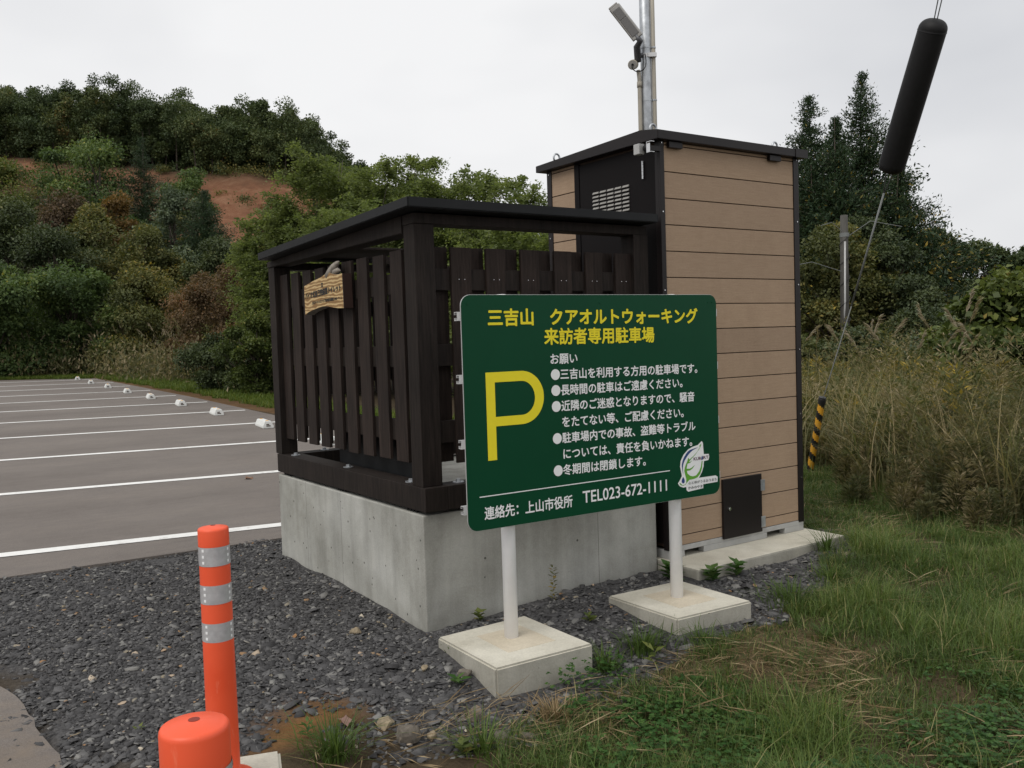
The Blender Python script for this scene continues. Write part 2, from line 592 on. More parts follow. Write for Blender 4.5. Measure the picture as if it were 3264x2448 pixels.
GRAVEL = [(-30, .85), (-1.68, .8), (-1.65, .35), (-1.63, 0), (-1.60, -.46), (-1.45, -.75), (-1.2, -.72), (-1.05, -.62), (-.92, -.52), (-.66, -.62), (-.45, -.98),
          (-.2, -.98), (.05, -.88), (.42, -1.02), (.68, -1.0), (.92, -.96), (1.32, -.90), (2.06, -.62), (2.55, -.5), (2.92, -.25), (3.0, .3), (3.1, 2.4), (-30, 2.4)]
OCHRE = [(-1.02, -.60), (-.92, -.48), (-.74, -.45), (-.60, -.56), (-.62, -.67), (-.8, -.75), (-.98, -.72)]
LOT = [(-28, 2.36), (-1.5, 2.33), (.1, 2.28), (3.2, 2.26), (3.39, 11.3), (3.6, 17.3), (3.68, 25), (3.7, 29.25), (1.0, 30.75), (-28, 35.0)]
ROAD = [(-28, .80), (-2.35, .80), (-2.05, .76), (-1.84, .64), (-1.72, .46), (-1.66, .25), (-1.635, 0), (-1.61, -.46), (-1.60, -.9), (-1.66, -1.6), (-2.4, -2.1), (-2.6, -3.0), (-2.6, -14), (-28, -14)]


def axis(lo, hi, f0, f1, step, grow):
    a = list(np.arange(f0, f1 + 1e-6, step))
    s_ = step
    while a[-1] < hi:
        s_ *= grow
        a.append(a[-1] + s_)
    s_ = step
    pre = [f0]
    while pre[-1] > lo:
        s_ *= grow
        pre.append(pre[-1] - s_)
    return np.array(pre[:0:-1] + a)


ax_ = axis(-260, 320, -2.3, 4.6, .06, 1.08)
ay_ = axis(-60, 420, -3.2, 2.6, .06, 1.06)
GX, GY = np.meshgrid(ax_, ay_)
GZ = ground(GX, GY)
micro = (vnoise(GX, GY, 3.1, 1) - .5) * .020 + (vnoise(GX, GY, 9, 2) - .5) * .012
GZ = GZ + micro * (np.abs(GX) < 8) * (np.abs(GY) < 8) * np.where(GY > 2.2, 0, 1) + (vnoise(GX, GY, .35, 5) - .5) * .5 * sm((GY - 34) / 10) + (vnoise(GX, GY, .5, 8) - .5) * .5 * sm((GX - 8) / 6)
GZ = np.where(inpoly(GX, GY, LOT), GZ - .05, GZ)
GZ = np.where(inpoly(GX, GY, ROAD), ground(GX, GY) - .02, GZ)
gd = (GX + 2.005) * .5655 + (GY + 3.683) * .8247
GZ = GZ + (vnoise(GX + GY * .3, GY * .2, .45, 15) - .5) * 1.1 * sm((gd - 60) / 6) * sm((94 - gd) / 6) + (vnoise(GX, GY, .9, 16) - .5) * .5 * sm((gd - 60) / 6) * sm((94 - gd) / 6)
jx = GX + (vnoise(GX, GY, 6, 3) - .5) * .22
jy = GY + (vnoise(GX, GY, 6, 4) - .5) * .22
ny_, nx_ = GX.shape
idx = np.arange(ny_ * nx_).reshape(ny_, nx_)
Qd = np.stack([idx[:-1, :-1], idx[:-1, 1:], idx[1:, 1:], idx[1:, :-1]], -1).reshape(-1, 4)
terr = quads('ground', np.stack([GX, GY, GZ], -1).reshape(-1, 3), MT['earth'], None, Q=Qd, smooth=True)
terr['kind'] = 'structure'
gd = (GX + 2.005) * .5655 + (GY + 3.683) * .8247
gl = (GX + 2.005) * .8247 - (GY + 3.683) * .5655
gL = gl * 60 / np.maximum(gd, 30)
def soft(poly, reach):
    out = np.zeros_like(GX)
    for k in range(9):
        out += inpoly(jx + reach * math.cos(k * 2.4) * (k / 8) ** .5, jy + reach * math.sin(k * 2.4) * (k / 8) ** .5, poly)
    return out / 9


masks = {
    'slate': soft(GRAVEL, .08),
    'ochre': np.maximum(soft(OCHRE, .10) * (.55 + .6 * vnoise(GX, GY, 9, 18)), ((GX > 3.5) & (GX < 4.1) & (GY > 6) & (GY < 31)) * .45),
    'dusty': np.zeros_like(GX),
    'thatch': .45 * inpoly(GX, GY, [(-.55, -1.22), (.06, -.86), (1.32, -.86), (2.45, -.45), (2.85, 1.0), (5.2, 1.8), (5.2, -1.5), (4.5, -3.2), (.6, -3.2)]) * vnoise(jx, jy, 2.2, 17) + .40 * inpoly(jx, jy, [(.55, -.98), (.84, -.98), (1.25, -.93), (1.42, -1.2), (1.3, -1.55), (.95, -1.75), (.62, -1.66), (.34, -1.4), (.2, -1.05)]),
    'scar': sm((gd - 60) / 4) * sm((95 - gd - vnoise(GX, GY, .3, 6) * 5) / 3) * sm((-gL - 8) / 3) * np.maximum(sm((gL + 25 + (vnoise(GX, GY, .4, 9) - .5) * 5) / 2), sm((gL + 36) / 2) * sm((gd - 84) / 2)),
}
for nm, a in masks.items():
    at_ = terr.data.attributes.new(nm, 'FLOAT', 'POINT')
    at_.data.foreach_set('value', a.astype(np.float32).ravel())


def sheet(name, poly, zf, mat, thick=.06, sub=None):
    """A paved sheet with a real edge; its top follows zf."""
    bm = BM()
    top = [bm.verts.new((x, y, zf(x, y))) for x, y in poly]
    bot = [bm.verts.new((x, y, zf(x, y) - thick)) for x, y in poly]
    bm.faces.new(top)
    n = len(poly)
    for i in range(n):
        bm.faces.new((top[i], bot[i], bot[(i + 1) % n], top[(i + 1) % n]))
    bmesh.ops.triangulate(bm, faces=[f for f in bm.faces if len(f.verts) > 4])
    o = from_bm(name, bm, mat)
    o['kind'] = 'structure'
    return o


def ragged(poly, i0, i1, amp, n):
    out = []
    for i, p_ in enumerate(poly):
        out.append(p_)
        if i0 <= i < i1:
            q = poly[i + 1]
            for k in range(1, n):
                t = k / n
                x, y = p_[0] + (q[0] - p_[0]) * t, p_[1] + (q[1] - p_[1]) * t
                out.append((x + (vnoise(x, y, 7, 11) - .5) * amp, y + (vnoise(x, y, 7, 12) - .5) * amp))
    return out


sheet('parking_lot', LOT, lambda x, y: lot_z(x, y), MT['asphalt'])
sheet('approach_road', ragged(ROAD, 1, 9, .035, 6), lambda x, y: gz(x, y) + .005, MT['asphalt_dusty'])

ld, ln = np.array([.9894, -.1455]), np.array([.1455, .9894])
ends = [3.05, 3.12, 3.19, 3.26, 3.335, 3.403, 3.442, 3.476, 3.532, 3.604, 3.633]
for k, xe in enumerate(ends):
    o_ = ln * (2.7019 + 2.6015 * k)
    t1 = (xe - o_[0]) / ld[0]
    bm = BM()
    a, b_ = o_ + ld * (t1 - 5.6), o_ + ld * t1
    hw = ln * .062
    vv = [bm.verts.new((*p_, lot_z(*p_) + .004)) for p_ in (a - hw, b_ - hw, b_ + hw, a + hw)]
    bm.faces.new(vv)
    from_bm('parking_line', bm, MT['line_white'])['kind'] = 'structure'

# wheel stops, long side along the stall
def wheel_stop_parts(root):
    bm = BM()
    sec = [(-.08, 0), (.08, 0), (.08, .03), (.045, .105), (-.045, .105), (-.08, .03)]
    prism(bm, sec, 0, .62, lambda a, c_, h: (a, h, c_), .006)
    from_bm('body', bm, MT['stop_white'], root)
    bm = BM()
    box(bm, -.03, .012, -.004, .01, .05, .064)
    box(bm, -.03, .03, -.004, .01, .028, .042)
    from_bm('end_slot', bm, MT['dark_gap'], root)
    for yy in (.08, .52):
        bm = BM()
        box(bm, -.02, .02, yy, yy + .03, .104, .112, .002)
        from_bm('reflector', bm, MT['hazard_yellow'], root)


stops = [(2.537, 6.722), (2.637, 9.322), (2.724, 12.014), (2.788, 14.615), (2.807, 17.194), (2.85, 19.786), (2.926, 22.575), (2.983, 25.386), (3.094, 28.39)]
slabels = ['white wheel stop glimpsed through the gap beneath the shelter slats', 'largest white wheel stop, next to the dark shelter post',
           'second largest white wheel stop, one stall beyond the one at the shelter post', 'third white wheel stop counted away from the shelter post',
           'fourth white wheel stop counted away from the shelter post', 'fifth white wheel stop counted away from the shelter post',
           'sixth white wheel stop counted away from the shelter post', 'second farthest white wheel stop in the parking lot',
           'farthest and smallest white wheel stop at the end of the lot']
ws = None
for (x, y), lb in zip(stops, slabels):
    p_ = np.array([x, y]) - ld * .08
    loc = (p_[0], p_[1], lot_z(*p_) + .002)
    if ws is None:
        ws = r = thing('wheel_stop', lb, 'wheel stop', loc, RAD(-8.37), 'wheel stops in the parking lot')
        wheel_stop_parts(r)
    else:
        r = ws.copy()
        COL.objects.link(r)
        r.location = loc
        r['label'] = lb
        for ch in list(ws.children):
            c_ = ch.copy()
            COL.objects.link(c_)
            c_.parent = r

# ------------------------------------------------------------------ concrete plinth, slab, footings
bm = BM()
box(bm, 0, 1.466, 0, 1.889, -.25, .56, .006)
o = from_bm('concrete_plinth', bm, MT['base_conc'])
tag(o, 'grey cast concrete base with air holes under the dark timber shelter', 'concrete base')
bm = BM()
box(bm, 1.472, 2.73, -.31, 1.25, -.15, .1157, .012)
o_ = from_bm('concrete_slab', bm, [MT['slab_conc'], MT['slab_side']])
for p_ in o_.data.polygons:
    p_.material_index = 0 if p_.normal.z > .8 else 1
tag(o_, 'pale low concrete slab that carries the tan clad toilet cabin', 'concrete slab')


# ------------------------------------------------------------------ timber shelter
S0_ = (0.0, 0.0, .5714)
sh = thing('slatted_shelter', 'dark brown timber porch with staggered slats and a flat metal roof on concrete', 'shelter', S0_)
W = MT['wood']
def P(name, mat, root, off, *boxes, bev=.003):
    bm = BM()
    for b_ in boxes:
        box(bm, *b_, bev)
    return from_bm(name, bm, mat, root, offset=off)


P('sill', W, sh, S0_, (.004, .124, -.021, 1.908, .5764, .6895))
P('sill', W, sh, S0_, (.126, 1.462, -.021, .099, .5764, .6893))
P('sill', W, sh, S0_, (.126, 1.462, 1.788, 1.908, .5764, .6893))
for (x0, x1, y0, y1) in ((.02, .12, .10, .20), (.02, .12, .92, 1.02), (.02, .12, 1.74, 1.84), (.7, .8, 0, .09), (1.3, 1.4, 0, .09)):
    n = 4
    w_ = (y1 - y0) / 7
    if y1 - y0 > .095:
        P('packer', MT['black_rubber'], sh, S0_, *[(x0, x1, y0 + 2 * i * w_, y0 + (2 * i + 1) * w_, .5602, .5763) for i in range(n)], bev=0)
    else:
        w_ = (x1 - x0) / 7
        P('packer', MT['black_rubber'], sh, S0_, *[(x0 + 2 * i * w_, x0 + (2 * i + 1) * w_, y0, y1, .5602, .5763) for i in range(n)], bev=0)
for x, y in ((.055, 1.72), (.06, .95), (.06, .22), (.22, .04), (.75, .04), (.3, 1.85)):
    bm = BM()
    tube(bm, [(x, y, .6893), (x, y, .694)], .028, 14)
    tube(bm, [(x, y, .694), (x, y, .706)], .012, 6)
    from_bm('bolt', bm, MT['galv'], sh, offset=S0_)
PO = .105
for x, y, zt in ((.013, .013, 1.912), (.013, 1.845, 1.865), (1.348, .0, 1.912), (1.348, 1.80, 1.865)):
    P('post', W, sh, S0_, (x, x + PO, y, y + PO, .6897, zt))


def sloped(name, x0, x1, y0, y1, zb0, zb1, zt0, zt1, mat=W, bev=.003):
    """Bar whose bottom and top run from (zb0, zt0) at y0 to (zb1, zt1) at y1."""
    bm = BM()
    prism(bm, [(y0, zb0), (y1, zb1), (y1, zt1), (y0, zt0)], x0, x1, lambda a, c_, h: (h, a, c_), bev)
    return from_bm(name, bm, mat, sh, offset=S0_)


RS = -.0312
rt = lambda y: 2.0152 + (y + .0884) * RS
sloped('beam', .008, .113, .122, 1.955, 1.878, 1.867, rt(.122) - .047, rt(1.955) - .047)
P('beam', W, sh, S0_, (.010, 1.452, .006, .119, 1.9125, rt(.119) - .048))
P('beam', W, sh, S0_, (.116, 1.347, 1.85, 1.95, 1.85, 1.895))
# a short canopy board and soffit at the back corner
bm = BM()
prism(bm, [(.44, 1.975), (.98, 1.85), (.98, 1.90), (.44, 2.03)], 1.80, 1.835, lambda a, c_, h: (a, h, c_), .002)
from_bm('canopy_board', bm, W, sh, offset=S0_)
P('soffit', W, sh, S0_, (.116, .66, 1.25, 1.799, 1.925, 1.94))
# roof: sheet, with front, side and eaves flashings
rf = sloped('roof', -.066, .130, -.084, 1.888, rt(-.084) - .045, rt(1.888) - .045, rt(-.084) - .004, rt(1.888) - .004, MT['roof_metal'], .002)
for q_ in ((.1305, 1.447, -.084, .125), (.1305, .70, 1.80, 1.888)):
    o_ = sloped('roof_strip', q_[0], q_[1], q_[2], q_[3], rt(q_[2]) - .045, rt(q_[3]) - .045, rt(q_[2]) - .004, rt(q_[3]) - .004, MT['roof_metal'], .002)
    o_.parent = rf
def fl(x0, x1, y0, y1, d0, d1):
    bm = BM()
    prism(bm, [(y0, rt(y0) - d1), (y1, rt(y1) - d1), (y1, rt(y1) + d0), (y0, rt(y0) + d0)], x0, x1, lambda a, c_, h: (h, a, c_), .0015)
    o = from_bm('flashing', bm, MT['roof_metal'], rf, offset=S0_)
    return o
fl(-.0708, -.0665, -.0884, 1.890, 0, .042)
fl(1.4475, 1.4517, -.0884, .125, 0, .042)
fl(-.066, 1.447, -.0886, -.0845, 0, .042)

# slat panels: outer and inner boards on three rails
bx = BM()
for c_ in (.273, .464, .656, .845, 1.032, 1.222, 1.409, 1.598, 1.78):
    box(bx, .047, .064, c_ - .061, c_ + .061, .784 + rng.uniform(-.004, .004), 1.808 + rng.uniform(-.004, .006), .002)
for c_ in (.37, .56, .75, .94, 1.127, 1.315, 1.504, 1.69):
    box(bx, .094, .111, c_ - .058, c_ + .058, .80 + rng.uniform(-.004, .004), 1.80, .002)
from_bm('slats', bx, MT['wood_side'], sh, offset=S0_)
bx = BM()
for c_ in (.27, .469, .675, .884, 1.09, 1.295):
    box(bx, c_ - .056, c_ + .056, .028, .045, .784, 1.811, .002)
for c_ in (.165, .37, .572, .78, .988, 1.2):
    box(bx, c_ - .056, c_ + .056, .075, .092, .79, 1.815, .002)
for c_ in (.27, .469, .675, .884, 1.09, 1.295):
    for dx in (-.015, .017):
        b_ = bmesh.new()
        tube(b_, [(c_ + dx, .0276, 1.66), (c_ + dx, .0262, 1.66)], .0022, 6)
        merge(bx, b_, mi=1)
from_bm('slats', bx, [MT['wood_side'], MT['chrome']], sh, offset=S0_)
for z0, z1 in ((1.606, 1.708), (1.247, 1.352), (.882, .988)):
    P('rail', W, sh, S0_, (.0645, .0935, .119, 1.843, z0, z1))
    P('rail', W, sh, S0_, (.119, 1.347, .0455, .0745, z0 + .002, z1 + .002))
# rear panel towards the lot, open below
bx = BM()
for i in range(7):
    box(bx, .18 + i * .125, .285 + i * .125, 1.84, 1.857, 1.05, 1.72, .002)
from_bm('slats', bx, MT['wood_side'], sh, offset=S0_)
for z0 in (1.12, 1.55):
    P('rail', W, sh, S0_, (.119, 1.1, 1.858, 1.888, z0, z0 + .1))
P('kick_board', MT['roof_metal'], sh, S0_, (.150, .166, .119, 1.268, .64, .868))

# ------------------------------------------------------------------ carved plaque on the slats
PQ = [(1.302, 1.710), (1.177, 1.728), (1.062, 1.741), (.998, 1.751), (.955, 1.766), (.93, 1.757), (.905, 1.751), (.87, 1.745), (.836, 1.741), (.817, 1.740), (.771, 1.743), (.767, 1.559),
      (.83, 1.562), (.919, 1.571), (.979, 1.58), (1.047, 1.582), (1.155, 1.572), (1.251, 1.559), (1.301, 1.544)]
pl0 = (0.0, 1.03, 1.55)
pq = thing('wooden_plaque', 'varnished wooden plaque with carved black lettering and a stub of branch on top', 'sign', pl0)
bm = BM()
prism(bm, PQ, -.012, .045, lambda a, c_, h: (h, a, c_), .002)
for f in bm.faces:
    f.material_index = 0 if abs(f.normal.x) > .5 or abs(f.normal.y) < 1 and f.calc_center_median().x < -.009 else 1
bmesh.ops.recalc_face_normals(bm, faces=bm.faces)
for f in bm.faces:
    cc = f.calc_center_median()
    f.material_index = 0 if cc.x < -.010 else (2 if f.normal.y < -.7 else 1)
from_bm('board', bm, [MT['plaque'], MT['plaque_bark'], MT['plaque_side']], pq, offset=pl0)
bm = BM()
tube(bm, [(.004, .985, 1.742), (.004, .945, 1.768), (.004, .90, 1.790), (.004, .862, 1.803), (.006, .840, 1.812)], [.022, .021, .019, .013, .003], 10)
tube(bm, [(.004, .90, 1.758), (.006, .862, 1.768), (.008, .835, 1.762)], [.016, .013, .004], 8)
from_bm('branch_stub', bm, MT['plaque_bark'], pq, smooth=True, offset=pl0)


# ------------------------------------------------------------------ lettering
def text_mesh(s_, x0, x1, z0, z1, bold=0.0, fit='both'):
    """Flat outline of a line of writing fitted into a box; returns verts, faces in 2-D."""
    cu = bpy.data.curves.new('t', 'FONT')
    cu.body = s_
    cu.size = 1.0
    cu.offset = bold
    cu.resolution_u = 3
    ob = bpy.data.objects.new('t', cu)
    COL.objects.link(ob)
    dg = bpy.context.evaluated_depsgraph_get()
    me = bpy.data.meshes.new_from_object(ob.evaluated_get(dg))
    n = len(me.vertices)
    V = np.empty(n * 3)
    me.vertices.foreach_get('co', V)
    V = V.reshape(-1, 3)[:, :2].copy()
    Fs = [tuple(p_.vertices) for p_ in me.polygons]
    bpy.data.objects.remove(ob)
    bpy.data.curves.remove(cu)
    bpy.data.meshes.remove(me)
    lo, hi = V.min(0), V.max(0)
    V[:, 0] = x0 + (V[:, 0] - lo[0]) / (hi[0] - lo[0]) * (x1 - x0)
    V[:, 1] = z0 + (V[:, 1] - lo[1]) / (hi[1] - lo[1]) * (z1 - z0)
    return V, Fs


def put_text(bm, fn, *a, **k):
    # heavier strokes: the same outline laid a hair apart, each layer shifted a little
    bold = k.pop('bold', 0)
    V, Fs = text_mesh(*a, **k)
    hgt = a[4] - a[3]
    rb = bold * hgt
    p0 = Vector(fn(0, 0)); e_ = (Vector(fn(1, 0)) - p0).normalized().cross((Vector(fn(0, 1)) - p0).normalized())
    sh_ = [(0, 0)] + ([(rb * math.cos(q), rb * math.sin(q)) for q in [k_ * math.pi / 4 for k_ in range(8)]] if rb else [])
    for li, (dx, dz) in enumerate(sh_):
        vs_ = [bm.verts.new(Vector(fn(x + dx, z + dz)) + e_ * (.00005 * li)) for x, z in V]
        for f in Fs:
            try:
                bm.faces.new([vs_[i] for i in f])
            except ValueError:
                pass


def slant(x0, x1, dz):
    return lambda x: dz * (x - x0) / (x1 - x0)


bm = BM()
# the front of the plaque looks towards -x, so writing runs along -y
f_pl = lambda u_, z: (-.0132, -u_, z + .022 * (u_ + 1.285) / .49)
put_text(bm, f_pl, 'バイオ式自己完結型トイレット', -1.285, -.792, 1.632, 1.668, bold=.05)
f_p2 = lambda u_, z: (-.0132, -u_, z + .008 * (u_ + 1.19) / .4)
put_text(bm, f_p2, '上山ライオンズクラブ周年記念事業 2015・9・2', -1.192, -.786, 1.600, 1.617, bold=.05)
box(bm, -.0132, -.0122, 1.028, 1.05, 1.688, 1.697)
box(bm, -.0132, -.0122, 1.028, 1.05, 1.701, 1.711)
from_bm('lettering', bm, MT['guard_black'], pq, offset=pl0)

# ------------------------------------------------------------------ parking notice board
SG = thing('parking_sign', 'large dark green parking notice board with a yellow P on two white posts', 'sign', (-.0982, -.5585, .5848), RAD(-2.6145))
PW, PH = 1.4074, .967
def rrect(x0, x1, z0, z1, r, n=7):
    out = []
    for cx_, cz_, a0 in ((x1 - r, z1 - r, 0), (x0 + r, z1 - r, 90), (x0 + r, z0 + r, 180), (x1 - r, z0 + r, 270)):
        for k in range(n + 1):
            q = RAD(a0 + 90 * k / n)
            out.append((cx_ + r * math.cos(q), cz_ + r * math.sin(q)))
    return out


bm = BM()
prism(bm, rrect(0, PW, 0, PH, .045), .0025, .007, lambda a, c_, h: (a, h, c_))
panel = from_bm('panel', bm, MT['alu'], SG)
bm = BM()
prism(bm, rrect(.0015, PW - .0015, .0015, PH - .0015, .044), 0, .002, lambda a, c_, h: (a, h, c_))
from_bm('facing', bm, MT['green_sign'], panel)
fsg = lambda x, z: (x, -.0012, z)
bm = BM()
put_text(bm, fsg, '三吉山', .125, .345, .838, .907, bold=.035)
put_text(bm, lambda x, z: (x, -.0012, z - .006 * (x - .44) / .84), 'クアオルトウォーキング', .434, 1.280, .838, .906, bold=.035)
put_text(bm, lambda x, z: (x, -.0012, z - .006 * (x - .4) / .6), '来訪者専用駐車場', .400, 1.009, .754, .823, bold=.03)
from_bm('yellow_lettering', bm, MT['yellow_film'], panel)
bm = BM()
def quadstrip(bm, A, B_):
    a = [bm.verts.new(fsg(*p_)) for p_ in A]
    c_ = [bm.verts.new(fsg(*p_)) for p_ in B_]
    for i in range(len(A) - 1):
        bm.faces.new((a[i], a[i + 1], c_[i + 1], c_[i]))
for r4 in (((.1035, .285), (.1465, .285), (.1465, .648), (.1035, .648)), ((.1465, .606), (.276, .606), (.276, .648), (.1465, .648)), ((.1465, .424), (.276, .424), (.276, .463), (.1465, .463))):
    bm.faces.new([bm.verts.new(fsg(*p_)) for p_ in r4])
qs = [RAD(90 - 180 * k / 24) for k in range(25)]
quadstrip(bm, [(.276 + .112 * math.cos(q), .536 + .112 * math.sin(q)) for q in qs], [(.276 + .0665 * math.cos(q), .5345 + .0715 * math.sin(q)) for q in qs])
from_bm('parking_letter', bm, MT['yellow_film'], panel)
bm = BM()
def bul(x, z):
    vv = [bm.verts.new(fsg(x + .0235 * math.cos(t), z + .0235 * math.sin(t))) for t in [2 * math.pi * k / 24 for k in range(24)]]
    bm.faces.new(vv)
put_text(bm, fsg, 'お願い', .428, .569, .669, .712, bold=.022)
rows = [(.624, '三吉山を利用する方用の駐車場です。', .478, 1.272, -.008, .0), (.5555, '長時間の駐車はご遠慮ください。', .478, 1.176, -.003, .0), (.4865, '近隣のご迷惑となりますので、騒音', .478, 1.250, -.004, 0),
        (None, 'をたてない等、ご配慮ください。', .480, 1.179, -.006, .417), (.348, '駐車場内での事故、盗難等トラブル', .478, 1.252, -.006, 0), (None, 'については、責任を負いかねます。', .481, 1.229, -.008, .278), (.2085, '冬期間は閉鎖します。', .477, .940, -.004, 0)]
for zc, s_, x0, x1, dz, zz in rows:
    if zc is not None:
        bul(.451, zc)
        zz = zc
    put_text(bm, (lambda x, z, x0=x0, x1=x1, dz=dz: (x, -.0012, z + dz * (x - x0) / (x1 - x0))), s_, x0, x1, zz - .0225, zz + .0235, bold=.022)
put_text(bm, fsg, '連絡先：上山市役所', .078, .521, .043, .096, bold=.02)
put_text(bm, fsg, 'TEL023-672-1111', .578, 1.065, .052, .104, bold=.016)
bm.faces.new([bm.verts.new(fsg(*p_)) for p_ in ((.057, .1375), (1.086, .1415), (1.086, .1455), (.057, .1415))])
from_bm('white_lettering', bm, MT['white_flat'], panel)


def smoothloop(pts, n=4):
    P_ = np.array(pts, float)
    N = len(P_)
    out = []
    for i in range(N):
        p0, p1, p2, p3 = P_[i - 1], P_[i], P_[(i + 1) % N], P_[(i + 2) % N]
        for k in range(n):
            t = k / n
            out.append(tuple(.5 * (2 * p1 + (p2 - p0) * t + (2 * p0 - 5 * p1 + 4 * p2 - p3) * t * t + (3 * p1 - p0 - 3 * p2 + p3) * t ** 3)))
    return out


def poly_face(bm, pts, y):
    from mathutils.geometry import tessellate_polygon
    vs_ = [bm.verts.new((a, y, c_)) for a, c_ in pts]
    for t_ in tessellate_polygon([[Vector((a, c_, 0)) for a, c_ in pts]]):
        try:
            bm.faces.new([vs_[i] for i in t_])
        except ValueError:
            pass


E_OUT = [(1.292, .265), (1.299, .256), (1.301, .227), (1.304, .201), (1.336, .199), (1.339, .187), (1.333, .17), (1.303, .167), (1.3, .141), (1.289, .116), (1.269, .09), (1.378, .09), (1.392, .082), (1.390, .058), (1.296, .056), (1.295, .037), (1.198, .031), (1.188, .039), (1.186, .055), (1.167, .054), (1.146, .062), (1.134, .077), (1.146, .09), (1.160, .11), (1.156, .129), (1.150, .155), (1.154, .182), (1.172, .209), (1.202, .232), (1.232, .243), (1.264, .248)]
E_BLUE = [(1.267, .237), (1.234, .233), (1.206, .226), (1.187, .21), (1.171, .19), (1.161, .163), (1.163, .142), (1.168, .116), (1.167, .145), (1.172, .169), (1.187, .191), (1.21, .213), (1.238, .228)]
E_DROP = [(1.167, .105), (1.173, .097), (1.177, .086), (1.174, .076), (1.166, .075), (1.158, .081), (1.159, .091), (1.164, .1)]
E_STEM = [(1.289, .255), (1.274, .242), (1.281, .24), (1.261, .217), (1.238, .2), (1.21, .184), (1.204, .193), (1.2, .187), (1.195, .175), (1.186, .162), (1.179, .148), (1.176, .131), (1.182, .11), (1.187, .092), (1.186, .073), (1.176, .067), (1.163, .066), (1.146, .079), (1.143, .077), (1.151, .067), (1.167, .063), (1.181, .067), (1.197, .08), (1.207, .087), (1.234, .088), (1.258, .093), (1.277, .108), (1.289, .133), (1.294, .167), (1.289, .171), (1.282, .142), (1.27, .121), (1.251, .104), (1.23, .101), (1.212, .106), (1.196, .118), (1.192, .131), (1.213, .132), (1.231, .141), (1.244, .155), (1.222, .143), (1.208, .14), (1.191, .142), (1.193, .153), (1.197, .165), (1.214, .168), (1.23, .179), (1.216, .173), (1.206, .173), (1.223, .186), (1.247, .203), (1.271, .225), (1.284, .241)]
E_KD = [(1.292, .195), (1.297, .186), (1.296, .177), (1.29, .174), (1.286, .179), (1.287, .187)]
bm = BM()
poly_face(bm, E_OUT, -.0010)
em = from_bm('emblem', bm, MT['white_flat'], panel)
bm = BM()
poly_face(bm, E_STEM, -.0016)
from_bm('green_leaf_mark', bm, MT['leaf_film'], em)
bm = BM()
poly_face(bm, smoothloop(E_BLUE, 3), -.0016)
poly_face(bm, smoothloop(E_DROP, 3), -.0016)
poly_face(bm, smoothloop(E_KD, 3), -.0017)
from_bm('blue_drop_mark', bm, MT['blue_film'], em)
bm = BM()
put_text(bm, lambda x, z: (x, -.0017, z), 'KUR', 1.237, 1.285, .1765, .191, bold=.03)
put_text(bm, lambda x, z: (x, -.0017, z), 'RT', 1.299, 1.333, .178, .1915, bold=.03)
from_bm('emblem_lettering', bm, MT['maroon_film'], em)
bm = BM()
put_text(bm, lambda x, z: (x, -.0017, z), '心と体がうるおうまち', 1.200, 1.384, .065, .0785, bold=.012)
put_text(bm, lambda x, z: (x, -.0017, z), 'かみのやま', 1.198, 1.290, .0415, .0555, bold=.012)
from_bm('caption_lettering', bm, MT['grey_print'], em)
# back rails, posts
for z in (.88, .625, .36, .09):
    bm = BM()
    box(bm, -.014, PW + .010, .0075, .010, z - .018, z + .018)
    box(bm, -.014, PW + .010, .0103, .030, z + .0155, z + .018)
    box(bm, -.014, PW + .010, .0103, .030, z - .018, z - .0155)
    box(bm, -.014, PW + .010, .0303, .033, z - .018, z - .006)
    box(bm, -.014, PW + .010, .0303, .033, z + .006, z + .018)
    from_bm('rail', bm, MT['alu'], SG)
for u_, zb in ((.229, .0935 - .5848), (1.172, .1005 - .5848)):
    bm = BM()
    tube(bm, [(u_, .066, zb - .15), (u_, .066, .955)], .0302, 28)
    po = from_bm('post', bm, MT['white_paint'], SG, smooth=False)
    for p_ in po.data.polygons:
        p_.use_smooth = len(p_.vertices) == 4
    bm = BM()
    tube(bm, [(u_, .066, .9552), (u_, .066, .966), (u_, .066, .971)], [.0315, .031, .02], 24)
    from_bm('cap', bm, MT['white_paint'], po)
for i in (0, 1):
    bm = BM()
    for x, z in (((.03, .93), (.7, .93)) if i == 0 else ((PW - .03, .93), (PW - .055, .93))):
        tube(bm, [(x, -.0022, z), (x, -.0008, z)], .004, 8)
    from_bm('rivet', bm, MT['green_sign'], panel)

# footings of the sign: real corners, pressed mortar square on top
def footing(name, label, corners, zt, zb, inner):
    root = thing(name, label, 'concrete footing', (corners[0][0], corners[0][1], zb))
    off = (corners[0][0], corners[0][1], zb)
    bm = BM()
    prism(bm, corners, zb, zt, lambda a, c_, h: (a, c_, h), .008)
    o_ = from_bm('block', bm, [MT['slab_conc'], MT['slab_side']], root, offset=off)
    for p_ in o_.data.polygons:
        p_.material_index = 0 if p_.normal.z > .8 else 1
    bm = BM()
    prism(bm, inner, zt - .003, zt + .0012, lambda a, c_, h: (a, c_, h), .0015)
    from_bm('mortar_pad', bm, MT['mortar'], root, offset=off)
    return root


MT['mortar'] = concrete('mortar', (.50, .44, .34), (.62, .56, .45), False, (), .1)
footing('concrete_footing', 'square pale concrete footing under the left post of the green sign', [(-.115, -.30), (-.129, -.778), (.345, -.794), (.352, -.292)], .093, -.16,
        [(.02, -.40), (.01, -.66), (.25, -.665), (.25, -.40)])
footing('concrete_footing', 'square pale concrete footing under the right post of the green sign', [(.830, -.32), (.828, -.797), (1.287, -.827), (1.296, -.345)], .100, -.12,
        [(.96, -.43), (.95, -.69), (1.19, -.70), (1.19, -.44)])

